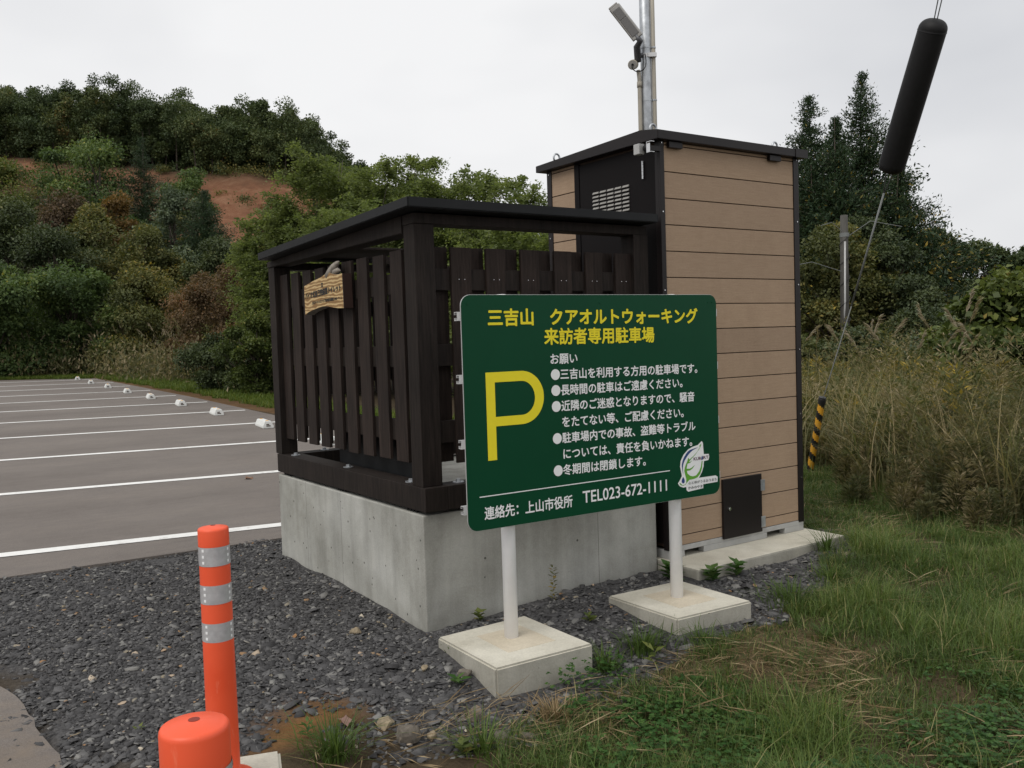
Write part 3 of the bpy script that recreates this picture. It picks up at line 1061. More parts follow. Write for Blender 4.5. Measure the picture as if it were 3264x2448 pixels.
# ------------------------------------------------------------------ toilet cabin
TX0, TX1, TY0, TY1 = 1.508, 2.678, -.051, .972
T0 = (1.508, -.051, .1157)
tc = thing('toilet_cabin', 'tall tan board clad toilet cabin with dark brown metal trim and a low hatch', 'toilet cabin', T0)
BR = MT['brown_metal']
P('body', MT['dark_gap'], tc, T0, (TX0 + .014, TX1 - .014, TY0 + .014, TY1 - .014, .18, 2.42), bev=0)
for bs in (((TX0, TX0 + .033, TY0, TY0 + .013, .165, 2.42), (TX0, TX0 + .013, TY0 + .0132, TY0 + .04, .165, 2.42)),
           ((TX1 - .047, TX1, TY0, TY0 + .013, .17, 2.42), (TX1 - .013, TX1, TY0 + .0132, TY0 + .04, .17, 2.42)),
           ((TX0, TX0 + .013, TY1 - .045, TY1, .17, 2.42), (TX0 + .0132, TX0 + .04, TY1 - .013, TY1, .17, 2.42)),
           ((TX1 - .04, TX1, TY1 - .013, TY1, .17, 2.42), (TX1 - .013, TX1, TY1 - .045, TY1 - .0132, .17, 2.42))):
    P('corner_trim', BR, tc, T0, *bs, bev=.0015)
GRV = [2.402 - .1443 * k for k in range(16)]
edges = [2.428] + GRV + [.180]
bm, bl, bb, br_ = BM(), BM(), BM(), BM()
for a, b_ in zip(edges[:-1], edges[1:]):
    z1, z0 = min(a - .0028, 2.419), b_ + .0028
    if z1 - z0 < .008:
        continue
    box(bm, TX0 + .0335, TX1 - .0475, TY0 + .006, TY0 + .0138, z0, z1, .0012)
    box(bl, TX0 + .006, TX0 + .0138, .697, TY1 - .0455, z0, z1, .0012)
    box(bb, TX0 + .041, TX1 - .041, TY1 - .0138, TY1 - .006, z0, z1, .0012)
    box(br_, TX1 - .0138, TX1 - .006, TY0 + .041, TY1 - .046, z0, z1, .0012)
for b_ in (bm, bl, bb, br_):
    from_bm('cladding', b_, MT['wpc'], tc, offset=T0)
# entrance side towards the shelter
P('door_jamb', MT['brown_panel'], tc, T0, (TX0 + .001, TX0 + .0136, .651, .6955, .18, 2.415), bev=.001)
dr = P('door', MT['brown_panel'], tc, T0, (TX0 + .003, TX0 + .0137, -.008, .645, .20, 2.405), bev=.0015)
bm = BM()
for c_ in range(5):
    for r_ in range(10):
        y1 = .522 - .0664 * c_
        z1 = 2.224 - .0222 * r_
        prism(bm, [(0, -.013), (-.009, -.012), (0, 0)], y1 - .053, y1, lambda a, b_, h, z1=z1: (TX0 + .0028 + a, h, z1 + b_))
from_bm('vent_louvre', bm, MT['grey_plastic'], dr, offset=T0)
bm = BM()
for k in range(5):
    z0 = 2.234 + k * .0198
    tube(bm, [(TX0 - .004, .081, z0 + .0005), (TX0 - .004, .081, z0 + .0192)], .0062, 10)
from_bm('hinge', bm, MT['chrome'], dr, offset=T0)
# motion sensor lamp on the corner
sn_ = P('sensor_lamp', MT['galv_paint'], tc, T0, (1.395, 1.435, -.012, .034, 2.345, 2.402), bev=.004)
P('bracket', MT['chrome'], sn_, T0, (1.400, 1.424, -.066, -.063, 2.342, 2.400), (1.400, 1.424, -.100, -.0665, 2.397, 2.400), (1.400, 1.424, -.100, -.0665, 2.342, 2.345), bev=0)
P('stub', BR, sn_, T0, (1.4245, 1.5075, -.062, -.040, 2.36, 2.385), bev=0)
bm = BM()
bmesh.ops.create_uvsphere(bm, u_segments=14, v_segments=10, radius=.022, matrix=Matrix.Translation((1.428, -.036, 2.374)))
from_bm('swivel', bm, MT['black_rubber'], sn_, smooth=True, offset=T0)
# roof with a folded edge
bm = BM()
prism(bm, [(-.093, 2.421), (1.02, 2.421), (1.02, 2.462), (.045, 2.490), (-.093, 2.468)], 1.458, 2.712, lambda a, c_, h: (h, a, c_), .002)
rfc = from_bm('roof', bm, BR, tc, offset=T0)
bm = BM()
prism(bm, [(-.0965, 2.419), (-.0932, 2.419), (-.0932, 2.469), (-.0965, 2.469)], 2.60, 2.714, lambda a, c_, h: (h, a, c_))
from_bm('fascia_joint', bm, BR, rfc, offset=T0)
for x, y in ((1.56, .05), (2.585, .05), (1.56, .93), (2.585, .93)):
    bm = BM()
    pts = [(x + .023 * math.cos(q), y, 2.508 + .026 * math.sin(q)) for q in [RAD(-40 + 260 * k / 14) for k in range(15)]]
    tube(bm, pts, .0062, 8)
    tube(bm, [(x, y, 2.466), (x, y, 2.492)], .014, 10)
    from_bm('lifting_eye', bm, MT['galv'], rfc, smooth=True, offset=T0)
for x0 in (1.562, 2.390):
    P('roof_bracket', BR, tc, T0, (x0, x0 + .102, -.072, TY0 - .0005, 2.385, 2.4185), bev=.002)
# hatch, base frame, screws
ht = P('hatch', BR, tc, T0, (1.941, 2.275, -.062, TY0 + .005, .166, .516), bev=.003)
bm = BM()
tube(bm, [(1.988, -.0622, .341), (1.988, -.069, .341)], .011, 16)
tube(bm, [(1.988, -.069, .341), (1.988, -.072, .341)], .006, 10)
from_bm('lock', bm, MT['chrome'], ht, offset=T0)
for z in (.447, .226):
    P('hinge', MT['galv'], ht, T0, (2.262, 2.297, -.068, -.0625, z - .033, z + .033), bev=.001)
GP = MT['galv_paint']
P('base_frame', GP, tc, T0, (1.54, 2.678, TY0 + .004, TY0 + .05, .1505, .1795), (1.54, 1.634, TY0 + .004, TY0 + .05, .1160, .1503), (1.788, 2.333, TY0 + .004, TY0 + .05, .1160, .1503), (2.497, 2.678, TY0 + .004, TY0 + .05, .1160, .1503),
  (1.512, 1.5395, TY0 + .006, .96, .1160, .1645), (2.63, 2.672, TY0 + .06, .96, .1160, .1645), (1.545, 2.62, .92, .96, .1160, .1645))
bm = BM()
for x, z in [(1.522, 2.038), (1.522, 1.61), (1.522, 1.2), (1.522, .8), (1.522, 2.41)] + [(2.657, z) for z in (2.411, 2.036, 1.65, 1.25, .85, .45)]:
    tube(bm, [(x, TY0 - .0004, z), (x, TY0 - .004, z)], .0042, 8)
for z in (2.40, 2.0, 1.6):
    tube(bm, [(TX0 - .0004, .95, z), (TX0 - .003, .95, z)], .0042, 8)
from_bm('screw', bm, MT['chrome'], tc, offset=T0)

# ------------------------------------------------------------------ light pole behind the cabin
PX, PY = 2.51, 1.10
pz_ = gz(PX, PY)
L0 = (PX, PY, pz_)
lpole = thing('light_pole', 'galvanised steel pole rising behind the cabin with a tilted flood lamp and two conduits', 'light pole', L0)
rh = Vector((.8246, -.5658, 0)); fh = Vector((.5658, .8246, 0))
def PP(r_, f_, z):
    v = Vector((PX, PY, 0)) + rh * r_ + fh * f_
    return (v.x, v.y, z)
bm = BM()
tube(bm, [PP(0, 0, pz_), PP(0, 0, 6.2)], .0385, 28)
from_bm('pole', bm, MT['galv'], lpole, smooth=True, offset=L0)
bm = BM()
tube(bm, [PP(.052, -.014, pz_), PP(.052, -.014, 6.0)], .0145, 14)
from_bm('conduit', bm, MT['conduit'], lpole, smooth=True, offset=L0)
bm = BM()
tube(bm, [PP(-.052, -.02, pz_), PP(-.052, -.02, 3.17), PP(-.058, -.02, 3.23)], .0145, 14)
tube(bm, [PP(-.052, -.02, 3.11), PP(-.052, -.02, 3.15)], .018, 14)
from_bm('conduit', bm, MT['conduit'], lpole, smooth=True, offset=L0)
for z, mt_ in ((3.33, 'alu'), (3.385, 'galv'), (3.02, 'galv'), (4.2, 'galv')):
    bm = BM()
    h_ = .013 if mt_ == 'alu' else .005
    tube(bm, [PP(0, 0, z - h_), PP(0, 0, z + h_)], .0405, 24)
    tube(bm, [PP(.052, -.014, z - h_), PP(.052, -.014, z + h_)], .0175, 14)
    if mt_ == 'alu':
        prism(bm, [(.01, -.045), (.07, -.045), (.07, -.02), (.01, -.02)], z - .014, z + .014, lambda a, b_, h: PP(a, b_, h))
    from_bm('clamp', bm, MT[mt_], lpole, offset=L0)
# flood lamp
e1 = Vector((.125, -.098, -.217)).normalized()
e2 = Vector((.047, -.031, .029)); e2 = (e2 - e1 * e2.dot(e1)).normalized()
e3 = e1.cross(e2)
if e3.dot(F_) > 0:
    e3 = -e3
hc_ = Vector((2.318, 1.088, 3.530))
e3 = (e3 + Vector((0, 0, -.12))).normalized(); e2 = (e3.cross(e1)).normalized() * (1 if e3.cross(e1).dot(e2) > 0 else -1); e3 = (e3 - e1 * e3.dot(e1)).normalized()
MH = Matrix((e1, e2, e3)).transposed().to_4x4(); MH.translation = hc_
def lbox(name, mat, root, *bs, bev=.002):
    bm = BM()
    for b_ in bs:
        box(bm, *b_, bev)
    bmesh.ops.transform(bm, matrix=MH, verts=bm.verts)
    return from_bm(name, bm, mat, root, offset=L0)
hd = lbox('lamp_housing', MT['grey_plastic'], lpole, (-.135, .135, -.036, .036, -.018, .012), (-.150, -.1355, -.034, .034, -.014, .008), bev=.004)
lbox('lens', simple('dull_lens', (.12, .115, .11), .3, 0, .1, 90), hd, (-.112, -.03, -.029, .027, .0125, .0165), (-.027, .112, -.029, .027, .0125, .0155))
lbox('side_trim', MT['galv_paint'], hd, (-.134, .134, .0365, .0445, -.020, .004))
bm = BM()
q0 = hc_ + e1 * .133
tube(bm, [q0 - e1 * .02, q0 + e1 * .03, Vector(PP(-.068, -.05, 3.385)), Vector(PP(-.064, -.055, 3.28))], [.017, .020, .024, .024], 14)
tube(bm, [Vector(PP(-.06, -.045, 3.33)), Vector(PP(-.02, -.02, 3.33))], .016, 10)
from_bm('lamp_arm', bm, simple('dark_grey_arm', (.09, .092, .098), .45, .3), lpole, smooth=True, offset=L0)
bm = BM()
axj = (-fh * .9 - rh * .25 + Vector((0, 0, -.3))).normalized()
jc = Vector(PP(-.098, -.05, 3.262))
tube(bm, [jc - axj * .035, jc + axj * .024, jc + axj * .027], [.034, .034, .031], 22)
jb = from_bm('junction_box', bm, MT['conduit'], lpole, offset=L0)
bm = BM()
tube(bm, [jc + axj * .0275, jc + axj * .029], [.029, .029], 22)
from_bm('cover', bm, MT['grey_plastic'], jb, offset=L0)
bm = BM()
tube(bm, [jc + axj * .029, jc + axj * .035], [.009, .008], 12)
from_bm('cable_gland', bm, MT['black_rubber'], jb, offset=L0)
bm = BM()
cp_ = [jc + axj * .033, Vector(PP(-.10, -.085, 3.215)), Vector(PP(-.06, -.075, 3.205)), Vector(PP(-.015, -.06, 3.24)), Vector(PP(-.01, -.05, 3.32)), Vector(PP(-.04, -.045, 3.37))]
tube(bm, smoothloop([tuple(c_) for c_ in cp_], 5)[:-8], .0035, 6)
from_bm('lamp_cable', bm, MT['black_rubber'], lpole, smooth=True, offset=L0)

# ------------------------------------------------------------------ guy wire, its black sleeve and its striped guard
G = [(4.752, 1.540, -.05), (4.748, 1.503, .062), (4.67, 1.291, .726), (4.536, .885, 1.559), (4.345, .406, 2.54), (4.115, -.108, 3.50), (4.065, -.186, 3.67), (3.93, -.42, 4.3), (3.55, -1.1, 5.9)]
gw = thing('guy_wire', 'thin slanting guy wire running from the weeds up past the black sleeve', 'guy wire', G[0])
bm = BM()
tube(bm, G[:4], .0042, 8)
tube(bm, [G[3], tuple(Vector(G[3]).lerp(Vector(G[4]), .86))], .0075, 8)
from_bm('strand', bm, MT['cable_grey'], gw, smooth=True, offset=G[0])
for s_ in (-.012, .012):
    bm = BM()
    a = Vector(G[3]).lerp(Vector(G[4]), .84)
    o1 = Vector((.82, -.57, 0)) * s_
    tube(bm, [a, Vector(G[4]) + o1 * 2.2, Vector(G[5]) + o1 * .9, Vector(G[6]) + o1 * 1.2, Vector(G[7]) + o1 * 1.5, Vector(G[8])], .0042, 7)
    from_bm('strand', bm, MT['wire'], gw, smooth=True, offset=G[0])
a, b_ = Vector(G[4]), Vector(G[5])
ax3 = (b_ - a).normalized()
Ls = (b_ - a).length
sl_root = tuple(a)
prof = []
Rr = .097
for k in range(9):
    q = RAD(90 * k / 8)
    prof.append((.07 * (1 - math.cos(q)) if False else .075 * (1 - math.sin(RAD(90) - q) ** 1), Rr * (1 - (1 - math.sin(q)) * .98)))
pts, rs = [], []
for k in range(10):
    q = RAD(90 * k / 9)
    pts.append(a + ax3 * (.07 * (1 - math.cos(q)))); rs.append(.012 + (Rr - .012) * math.sin(q) ** .9)
pts.append(a + ax3 * (Ls * .5)); rs.append(Rr * 1.01)
for k in range(9, -1, -1):
    q = RAD(90 * k / 9)
    pts.append(b_ - ax3 * (.07 * (1 - math.cos(q)))); rs.append(.012 + (Rr - .012) * math.sin(q) ** .9)
slv = thing('black_sleeve', 'long black round ended padded sleeve hanging on the guy wires against the sky', 'wire sleeve', sl_root)
bm = BM()
tube(bm, pts, rs, 32)
from_bm('casing', bm, MT['black_rubber'], slv, smooth=True, offset=sl_root)
bm = BM()
tube(bm, [b_ - ax3 * .085, b_ - ax3 * .055], [Rr + .0025, Rr * .90 + .004], 32, cap=False)
from_bm('end_cap', bm, MT['black_rubber'], slv, smooth=True, offset=sl_root)
# striped guard
g0, g1 = Vector((4.735, 1.47, .13)), Vector(G[2])
gr = thing('wire_guard', 'yellow and black spiral striped guard tube on the foot of the guy wire', 'wire guard', tuple(g0))
gax = (g1 - g0).normalized()
gu = gax.cross(Vector((1, 0, 0))).normalized(); gv = gax.cross(gu)
gl_ = (g1 - g0).length
bm = BM()
nr, nsg = 48, 20
rings = []
for i in range(nr + 1):
    rings.append([bm.verts.new(gax * (gl_ * i / nr) + (gu * math.cos(q) + gv * math.sin(q)) * .029) for q in [2 * math.pi * k / nsg for k in range(nsg)]])
for i in range(nr):
    for k in range(nsg):
        f = bm.faces.new((rings[i][k], rings[i][(k + 1) % nsg], rings[i + 1][(k + 1) % nsg], rings[i + 1][k]))
        f.material_index = 1 if ((i / nr * 4.9 + k / nsg) % 1.0) < .5 else 0
from_bm('tube', bm, [MT['hazard_yellow'], MT['guard_black']], gr)
bm = BM()
tube(bm, [gax * (gl_ - .002), gax * (gl_ + .045), gax * (gl_ + .05)], [.0325, .0325, .027], 20)
tube(bm, [gax * (gl_ + .05), gax * (gl_ + .06)], [.031, .031], 20)
from_bm('cap', bm, MT['guard_black'], gr)

# ------------------------------------------------------------------ old utility pole in the scrub
UX, UY = 13.68, 7.42
U0 = (UX, UY, gz(UX, UY))
up = thing('utility_pole', 'short weathered grey pole with a white conduit in the scrub beyond the cabin', 'pole', U0)
bm = BM()
tube(bm, [(UX - .08, UY - .04, U0[2] - .2), (UX + .02, UY + .02, 2.2), (UX + .09, UY + .06, 3.63)], [.095, .082, .072], 16)
from_bm('shaft', bm, MT['old_pole'], up, smooth=True, offset=U0)
bm = BM()
tube(bm, [(UX + .01 - .10, UY + .05 - .06, 1.15), (UX - .055, UY - .04, 1.9), (UX - .03, UY - .04, 3.1)], .019, 10)
from_bm('conduit', bm, MT['galv_paint'], up, smooth=True, offset=U0)
bm = BM()
pts = []
for k in range(70):
    t = k / 69
    q = t * 2 * math.pi * 6
    pts.append((UX - .04 + .12 * t + .1 * math.cos(q), UY - .02 + .07 * t + .1 * math.sin(q), .8 + 2.5 * t))
tube(bm, pts, .006, 5)
from_bm('wire', bm, MT['guard_black'], up, offset=U0)
bm = BM()
for pts in ([(UX - .05, UY, 3.3), (UX - .25, UY + .1, 3.48), (UX - .45, UY + .2, 3.42)], [(UX + .1, UY, 3.2), (UX + .5, UY - .25, 3.5), (UX + 1.1, UY - .55, 3.38)], [(UX, UY, 2.5), (UX - .55, UY + .35, 2.72), (UX - 1.1, UY + .6, 2.62)]):
    tube(bm, pts, .006, 5)
tube(bm, [(UX + .08, UY + .05, 3.2), (UX + .08, UY + .05, 3.28)], .09, 12)
from_bm('wire_end', bm, MT['cable_grey'], up, offset=U0)

# ------------------------------------------------------------------ bollards on concrete pads
MT['orange_dark'] = simple('shadowed_orange', (.22, .025, .012), .6)


def bollard(x, y, zt, label, padlabel, pz):
    base = (x, y, pz)
    r = thing('bollard', label, 'bollard', base, RAD(-20), 'orange flexible bollards')
    h = zt - pz
    bm = BM()
    R = .04
    pts = [(0, 0, z) for z in (0, .004, .012, .02, .03, h - .052)]
    tube(bm, pts, [.075, .078, .077, .06, .0415, .0393], 40)
    bb = from_bm('post', bm, MT['orange'], r)
    bm = BM()
    tube(bm, [(0, 0, h - .0518), (0, 0, h - .0125), (0, 0, h - .009), (0, 0, h - .0062), (0, 0, h - .0048), (0, 0, h)], [.0398, .0398, .0393, .0378, .0350, .0075], 40)
    cp = from_bm('cap', bm, MT['orange'], r)
    bm = BM()
    tube(bm, [(0, 0, h - .001), (0, 0, h + .0005)], .0066, 20)  # solid disc; its dark colour paints the shade inside the cap hole
    from_bm('hole_shade_disc', bm, MT['orange_dark'], cp)
    for o in (bb, cp):
        for p_ in o.data.polygons:
            p_.use_smooth = len(p_.vertices) == 4
        md = o.modifiers.new('edge_split', 'EDGE_SPLIT')
        md.split_angle = RAD(38)
    for zb in (.0525, .1535, .2545):
        z1 = h - zb
        z0 = z1 - .050
        bm = BM()
        tube(bm, [(0, 0, z0), (0, 0, z1)], .0405, 40, cap=False)
        bd = from_bm('band', bm, MT['reflector'], r, smooth=True)
        bm = BM()
        for zq in (.010, .026, .042):
            for a0 in (150, 178, 230, 330, 10, 60):
                q = RAD(a0)
                c_ = Vector((math.cos(q), math.sin(q), 0)) * .0409 + Vector((0, 0, z0 + zq))
                t = Vector((-math.sin(q), math.cos(q), 0))
                bm.faces.new([bm.verts.new(c_ + t * i * .0036 + Vector((0, 0, j * .0036))) for i, j in ((-1, -1), (1, -1), (1, 1), (-1, 1))])
        from_bm('painted_glint', bm, MT['white_flat'], bd)  # small white squares paint glints onto the reflective band
    s_ = .15
    bm = BM()
    zg = gz(x, y) - .12
    prism(bm, [(-s_, -s_), (s_, -s_), (s_, s_), (-s_, s_)], zg, pz - .002, lambda a, b_, h: (a, b_, h - zg), .008)
    pd = from_bm('concrete_pad', bm, MT['slab_conc'])
    pd.location = (x, y, zg)
    pd.rotation_euler = (0, 0, RAD(-17.6))
    tag(pd, padlabel, 'concrete pad')


bollard(-1.317, -1.256, .896, 'orange bollard with silver bands, the farther one standing whole in view', 'square concrete pad under the farther orange bollard', .2)
bollard(-1.733, -2.609, .931, 'orange bollard cut off at the bottom edge, nearest to the viewer', 'square concrete pad under the nearest orange bollard', .2)

# ------------------------------------------------------------------ stones that can be told apart
def rock(x, y, s_, sq, seed, label, mat='rock'):
    r = np.random.default_rng(seed)
    bm = BM()
    bmesh.ops.create_icosphere(bm, subdivisions=3, radius=1)
    pl_ = [(Vector(r.normal(size=3)).normalized(), r.uniform(.45, .82)) for _ in range(14)]
    for v in bm.verts:
        c_ = v.co.normalized()
        d_ = min([1.0] + [k / max(c_.dot(n_), .05) for n_, k in pl_ if c_.dot(n_) > .05])
        v.co = c_ * d_ * (1 + .03 * math.sin(9 * c_.x + seed) * math.cos(8 * c_.y))
        v.co = Vector((v.co.x * s_ * sq[0], v.co.y * s_ * sq[1], v.co.z * s_ * sq[2]))
    o = from_bm('rock', bm, MT[mat])
    o.location = (x, y, gz(x, y) + s_ * sq[2] * .35)
    o.rotation_euler = (r.uniform(-.3, .3), r.uniform(-.3, .3), r.uniform(0, 6.28))
    return tag(o, label, 'rock')


rock(-.60, -.92, .062, (1, .85, .9), 3, 'largest grey brown rock, at the bottom edge right of the ochre soil')
rock(-.62, -.80, .045, (1, .8, .8), 4, 'tan grey rock half buried just above the largest rock', 'rock_tan')
rock(-.52, -.965, .034, (1, .8, .8), 5, 'small pale yellow stone right of the largest rock', 'rock_tan')
rock(-.335, -1.12, .055, (1, .9, .9), 6, 'rough dark rock at the bottom edge among dead straw', 'rock')
rock(-.31, -.90, .042, (.9, .7, 1.1), 7, 'upright grey stone below the front corner of the left footing', 'rock')
rock(-.16, -.60, .036, (1, .8, .9), 8, 'grey stone touching the left side of the left footing', 'rock')
rock(-.30, .14, .03, (1, .9, .8), 9, 'cream stone lying on slate near the corner of the concrete base', 'rock_tan')
rock(.40, -.36, .034, (1, .9, .8), 10, 'tan stone beside the right corner of the left footing', 'rock_tan')
rock(.385, -.49, .036, (1, .7, 1), 11, 'dark stone leaning on the right corner of the left footing', 'rock')
rock(-.24, -1.14, .035, (1.3, .7, .8), 12, 'flat grey stone at the bottom edge right of the rough dark rock', 'rock')
rock(-.27, -.46, .026, (1, .9, .7), 13, 'small orange brown stone on slate left of the left footing', 'rock_tan')

# ------------------------------------------------------------------ foliage
def unit(a):
    return a / np.maximum(np.linalg.norm(a, axis=-1, keepdims=True), 1e-9)


def leaf_quads(C, A, N, L, Wd, fold=.12):
    """Rhombic leaves from base points C along A, facing roughly N."""
    A = unit(A)
    S = unit(np.cross(A, N))
    Nn = np.cross(S, A)
    L = np.broadcast_to(L, (len(C),))[:, None]
    Wd = np.broadcast_to(Wd, (len(C),))[:, None]
    mid = C + A * L * .45 + Nn * L * fold
    return np.stack([C, mid + S * Wd * .5, C + A * L, mid - S * Wd * .5], 1).reshape(-1, 3)


LEAF = {
    'forest': leafmat('forest_leaves', [(0, (0.045, 0.069, 0.030)), (.35, (0.069, 0.096, 0.039)), (.65, (0.105, 0.129, 0.048)), (.85, (0.150, 0.160, 0.059)), (1, (0.227, 0.141, 0.051))], .6, .2),
    'green': leafmat('mid_green_leaves', [(0, (0.052, 0.085, 0.034)), (.5, (0.106, 0.159, 0.052)), (.9, (0.199, 0.245, 0.079)), (1, (0.373, 0.327, 0.070))], .55, .3),
    'yellowgreen': leafmat('yellow_green_leaves', [(0, (0.068, 0.090, 0.028)), (.5, (0.128, 0.157, 0.040)), (.9, (0.216, 0.225, 0.059)), (1, (0.333, 0.254, 0.059))], .55, .3),
    'dark': leafmat('dark_green_leaves', [(0, (0.040, 0.058, 0.028)), (.5, (0.073, 0.095, 0.040)), (.9, (0.122, 0.142, 0.058)), (1, (0.169, 0.169, 0.067))], .5, .22),
    'orange': leafmat('orange_brown_leaves', [(0, (0.083, 0.057, 0.025)), (.5, (0.152, 0.097, 0.033)), (.85, (0.235, 0.131, 0.036)), (1, (0.331, 0.152, 0.039))], .6, .3),
    'maroon': leafmat('maroon_leaves', [(0, (0.065, 0.052, 0.036)), (.5, (0.114, 0.082, 0.052)), (.8, (0.162, 0.106, 0.061)), (1, (0.194, 0.211, 0.114))], .6, .25),
    'greygreen': leafmat('grey_green_leaves', [(0, (0.059, 0.083, 0.052)), (.5, (0.108, 0.141, 0.086)), (.9, (0.186, 0.226, 0.134)), (1, (0.236, 0.236, 0.099))], .55, .25),
    'olive': leafmat('olive_mixed_leaves', [(0, (0.061, 0.074, 0.029)), (.5, (0.120, 0.131, 0.045)), (.8, (0.196, 0.170, 0.053)), (.93, (0.304, 0.217, 0.054)), (1, (0.434, 0.319, 0.064))], .6, .28),
    'redbrown': leafmat('reddish_brown_leaves', [(0, (0.090, 0.065, 0.035)), (.45, (0.155, 0.105, 0.058)), (.8, (0.235, 0.143, 0.073)), (.95, (0.308, 0.138, 0.073)), (1, (0.423, 0.098, 0.048))], .6, .3),
    'robinia': leafmat('feathery_green_leaves', [(0, (0.091, 0.122, 0.044)), (.5, (0.162, 0.200, 0.071)), (.9, (0.227, 0.259, 0.097)), (1, (0.337, 0.324, 0.091))], .55, .5),
    'cedar': leafmat('cedar_needles', [(0, (0.022, 0.043, 0.022)), (.6, (0.040, 0.068, 0.030)), (.88, (0.073, 0.092, 0.036)), (.95, (0.200, 0.170, 0.040)), (1, (0.340, 0.240, 0.050))], .55, .15),
    'kudzu': leafmat('broad_vine_leaves', [(0, (0.045, 0.066, 0.021)), (.5, (0.090, 0.120, 0.033)), (.85, (0.158, 0.187, 0.048)), (.97, (0.239, 0.224, 0.053)), (1, (0.299, 0.224, 0.060))], .5, .3),
    'grass': leafmat('green_grass', [(0, (0.048, 0.079, 0.022)), (.5, (0.098, 0.156, 0.038)), (.85, (0.174, 0.222, 0.062)), (.93, (0.240, 0.240, 0.096)), (1, (0.384, 0.324, 0.168))], .5, .35),
    'verge': leafmat('bright_verge_grass', [(0, (.060, .10, .016)), (.6, (.105, .155, .026)), (1, (.17, .19, .04))], .55, .35),
    'straw': leafmat('dead_straw', [(0, (.13, .085, .04)), (.4, (.22, .155, .08)), (.8, (.32, .24, .135)), (1, (.42, .34, .21))], .7, .15),
    'clover': leafmat('clover_leaves', [(0, (.030, .080, .018)), (.6, (.058, .128, .030)), (1, (.115, .19, .05))], .5, .3),
    'weed': leafmat('brown_green_weeds', [(0, (.075, .088, .042)), (.3, (.13, .132, .064)), (.55, (.19, .168, .085)), (.8, (.26, .215, .125)), (1, (.38, .31, .20))], .65, .35),
    'plume': leafmat('silvery_seed_plumes', [(0, (0.158, 0.122, 0.079)), (.5, (0.259, 0.209, 0.144)), (1, (0.374, 0.331, 0.252))], .7, .4),
    'reed': leafmat('pampas_blades', [(0, (.09, .11, .045)), (.4, (.16, .165, .075)), (.7, (.26, .22, .115)), (1, (.42, .34, .20))], .6, .35),
    'sumac': leafmat('red_orange_leaves', [(0, (.16, .045, .02)), (.6, (.25, .065, .022)), (1, (.32, .12, .03))], .6, .35),
}


def trunk_mesh(name, parent, segs, mat, rad):
    bm = BM()
    for pts, r0, r1 in segs:
        n = len(pts)
        tube(bm, pts, [r0 + (r1 - r0) * i / (n - 1) for i in range(n)], 7)
    return from_bm(name, bm, mat, parent, smooth=True)


def bent(r, a, b_, n=5, amp=.12):
    a, b_ = np.array(a, float), np.array(b_, float)
    out = []
    ln_ = np.linalg.norm(b_ - a)
    off = r.normal(size=3) * amp * ln_ * .5
    for i in range(n):
        t = i / (n - 1)
        out.append(tuple(a + (b_ - a) * t + off * math.sin(math.pi * t)))
    return out


def broadleaf(name, label, cat, x, y, H, R, seed, mat, leaf=.12, per=420, clumps=26, low=.25, bark='bark', group=None, spread=1.0, wd=.6, top=.5, zoff=0):
    r = np.random.default_rng(seed)
    z0 = gz(x, y) - .05 + zoff
    t = thing(name, label, cat, (x, y, z0), 0, group)
    cz = H * (low + 1) / 2
    hz = H * (1 - low) / 2
    segs = []
    lean = r.normal(size=2) * .04 * H
    segs.append((bent(r, (0, 0, 0), (lean[0], lean[1], H * .72), 6, .06), .018 * H + .015, .006 * H))
    V, va = [], []
    for i in range(clumps):
        u = r.uniform(-1, 1)
        ph = i * 2.39996 + r.uniform(-.3, .3)
        zz = -1 + 2 * (i + .5) / clumps + r.uniform(-.3, .3)
        zz = max(-1, min(1, zz))
        prof_ = math.sqrt(max(.03, 1 - abs(zz) ** 2.2)) if zz > 0 else math.sqrt(max(.05, 1 - abs(zz) ** 3))
        rr = R * prof_ * r.uniform(.25, 1.06)
        cc = np.array([rr * math.cos(ph) + lean[0] * .8, rr * math.sin(ph) + lean[1] * .8, cz + hz * zz * .92])
        cr_ = R * r.uniform(.24, .56)
        start = (lean[0] * .5, lean[1] * .5, max(.1 * H, min(.7 * H, cc[2] - .3 * H - .1 * R)))
        segs.append((bent(r, start, cc, 4, .2), .007 * H + .006, .002 * H + .002))
        n = int(per * 1.7 * r.uniform(.7, 1.3))
        d_ = unit(r.normal(size=(n, 3)))
        d_[:, 2] = np.abs(d_[:, 2]) * np.where(r.random(n) < .72, 1, -1)
        rad_ = cr_ * r.random(n) ** .45
        # several outward sprays break the outline up
        k_ = 7
        sp = unit(r.normal(size=(k_, 3)) + np.array([0, 0, .35]))
        gain = np.max(d_ @ sp.T, axis=1)
        rad_ = rad_ * (.60 + .60 * np.clip(gain, 0, 1) ** 3)
        pos = cc + d_ * rad_[:, None] * np.array([1, 1, .75 * spread])
        A = unit(d_ * .5 + r.normal(size=(n, 3)) * .7 + np.array([0, 0, -.25]))
        N = d_ * .6 + np.array([0, 0, .7]) + r.normal(size=(n, 3)) * .45
        lv = leaf * r.uniform(.6, 1.3, n)
        V.append(leaf_quads(pos, A, N, lv, lv * wd))
        va.append(np.clip(r.uniform(.12, .62) + r.normal(size=n) * .16 + .1 * d_[:, 2], 0, 1))
    trunk_mesh('trunk', t, segs, MT[bark], .1)
    quads('crown', np.concatenate(V), LEAF[mat], np.concatenate(va), t)
    return t


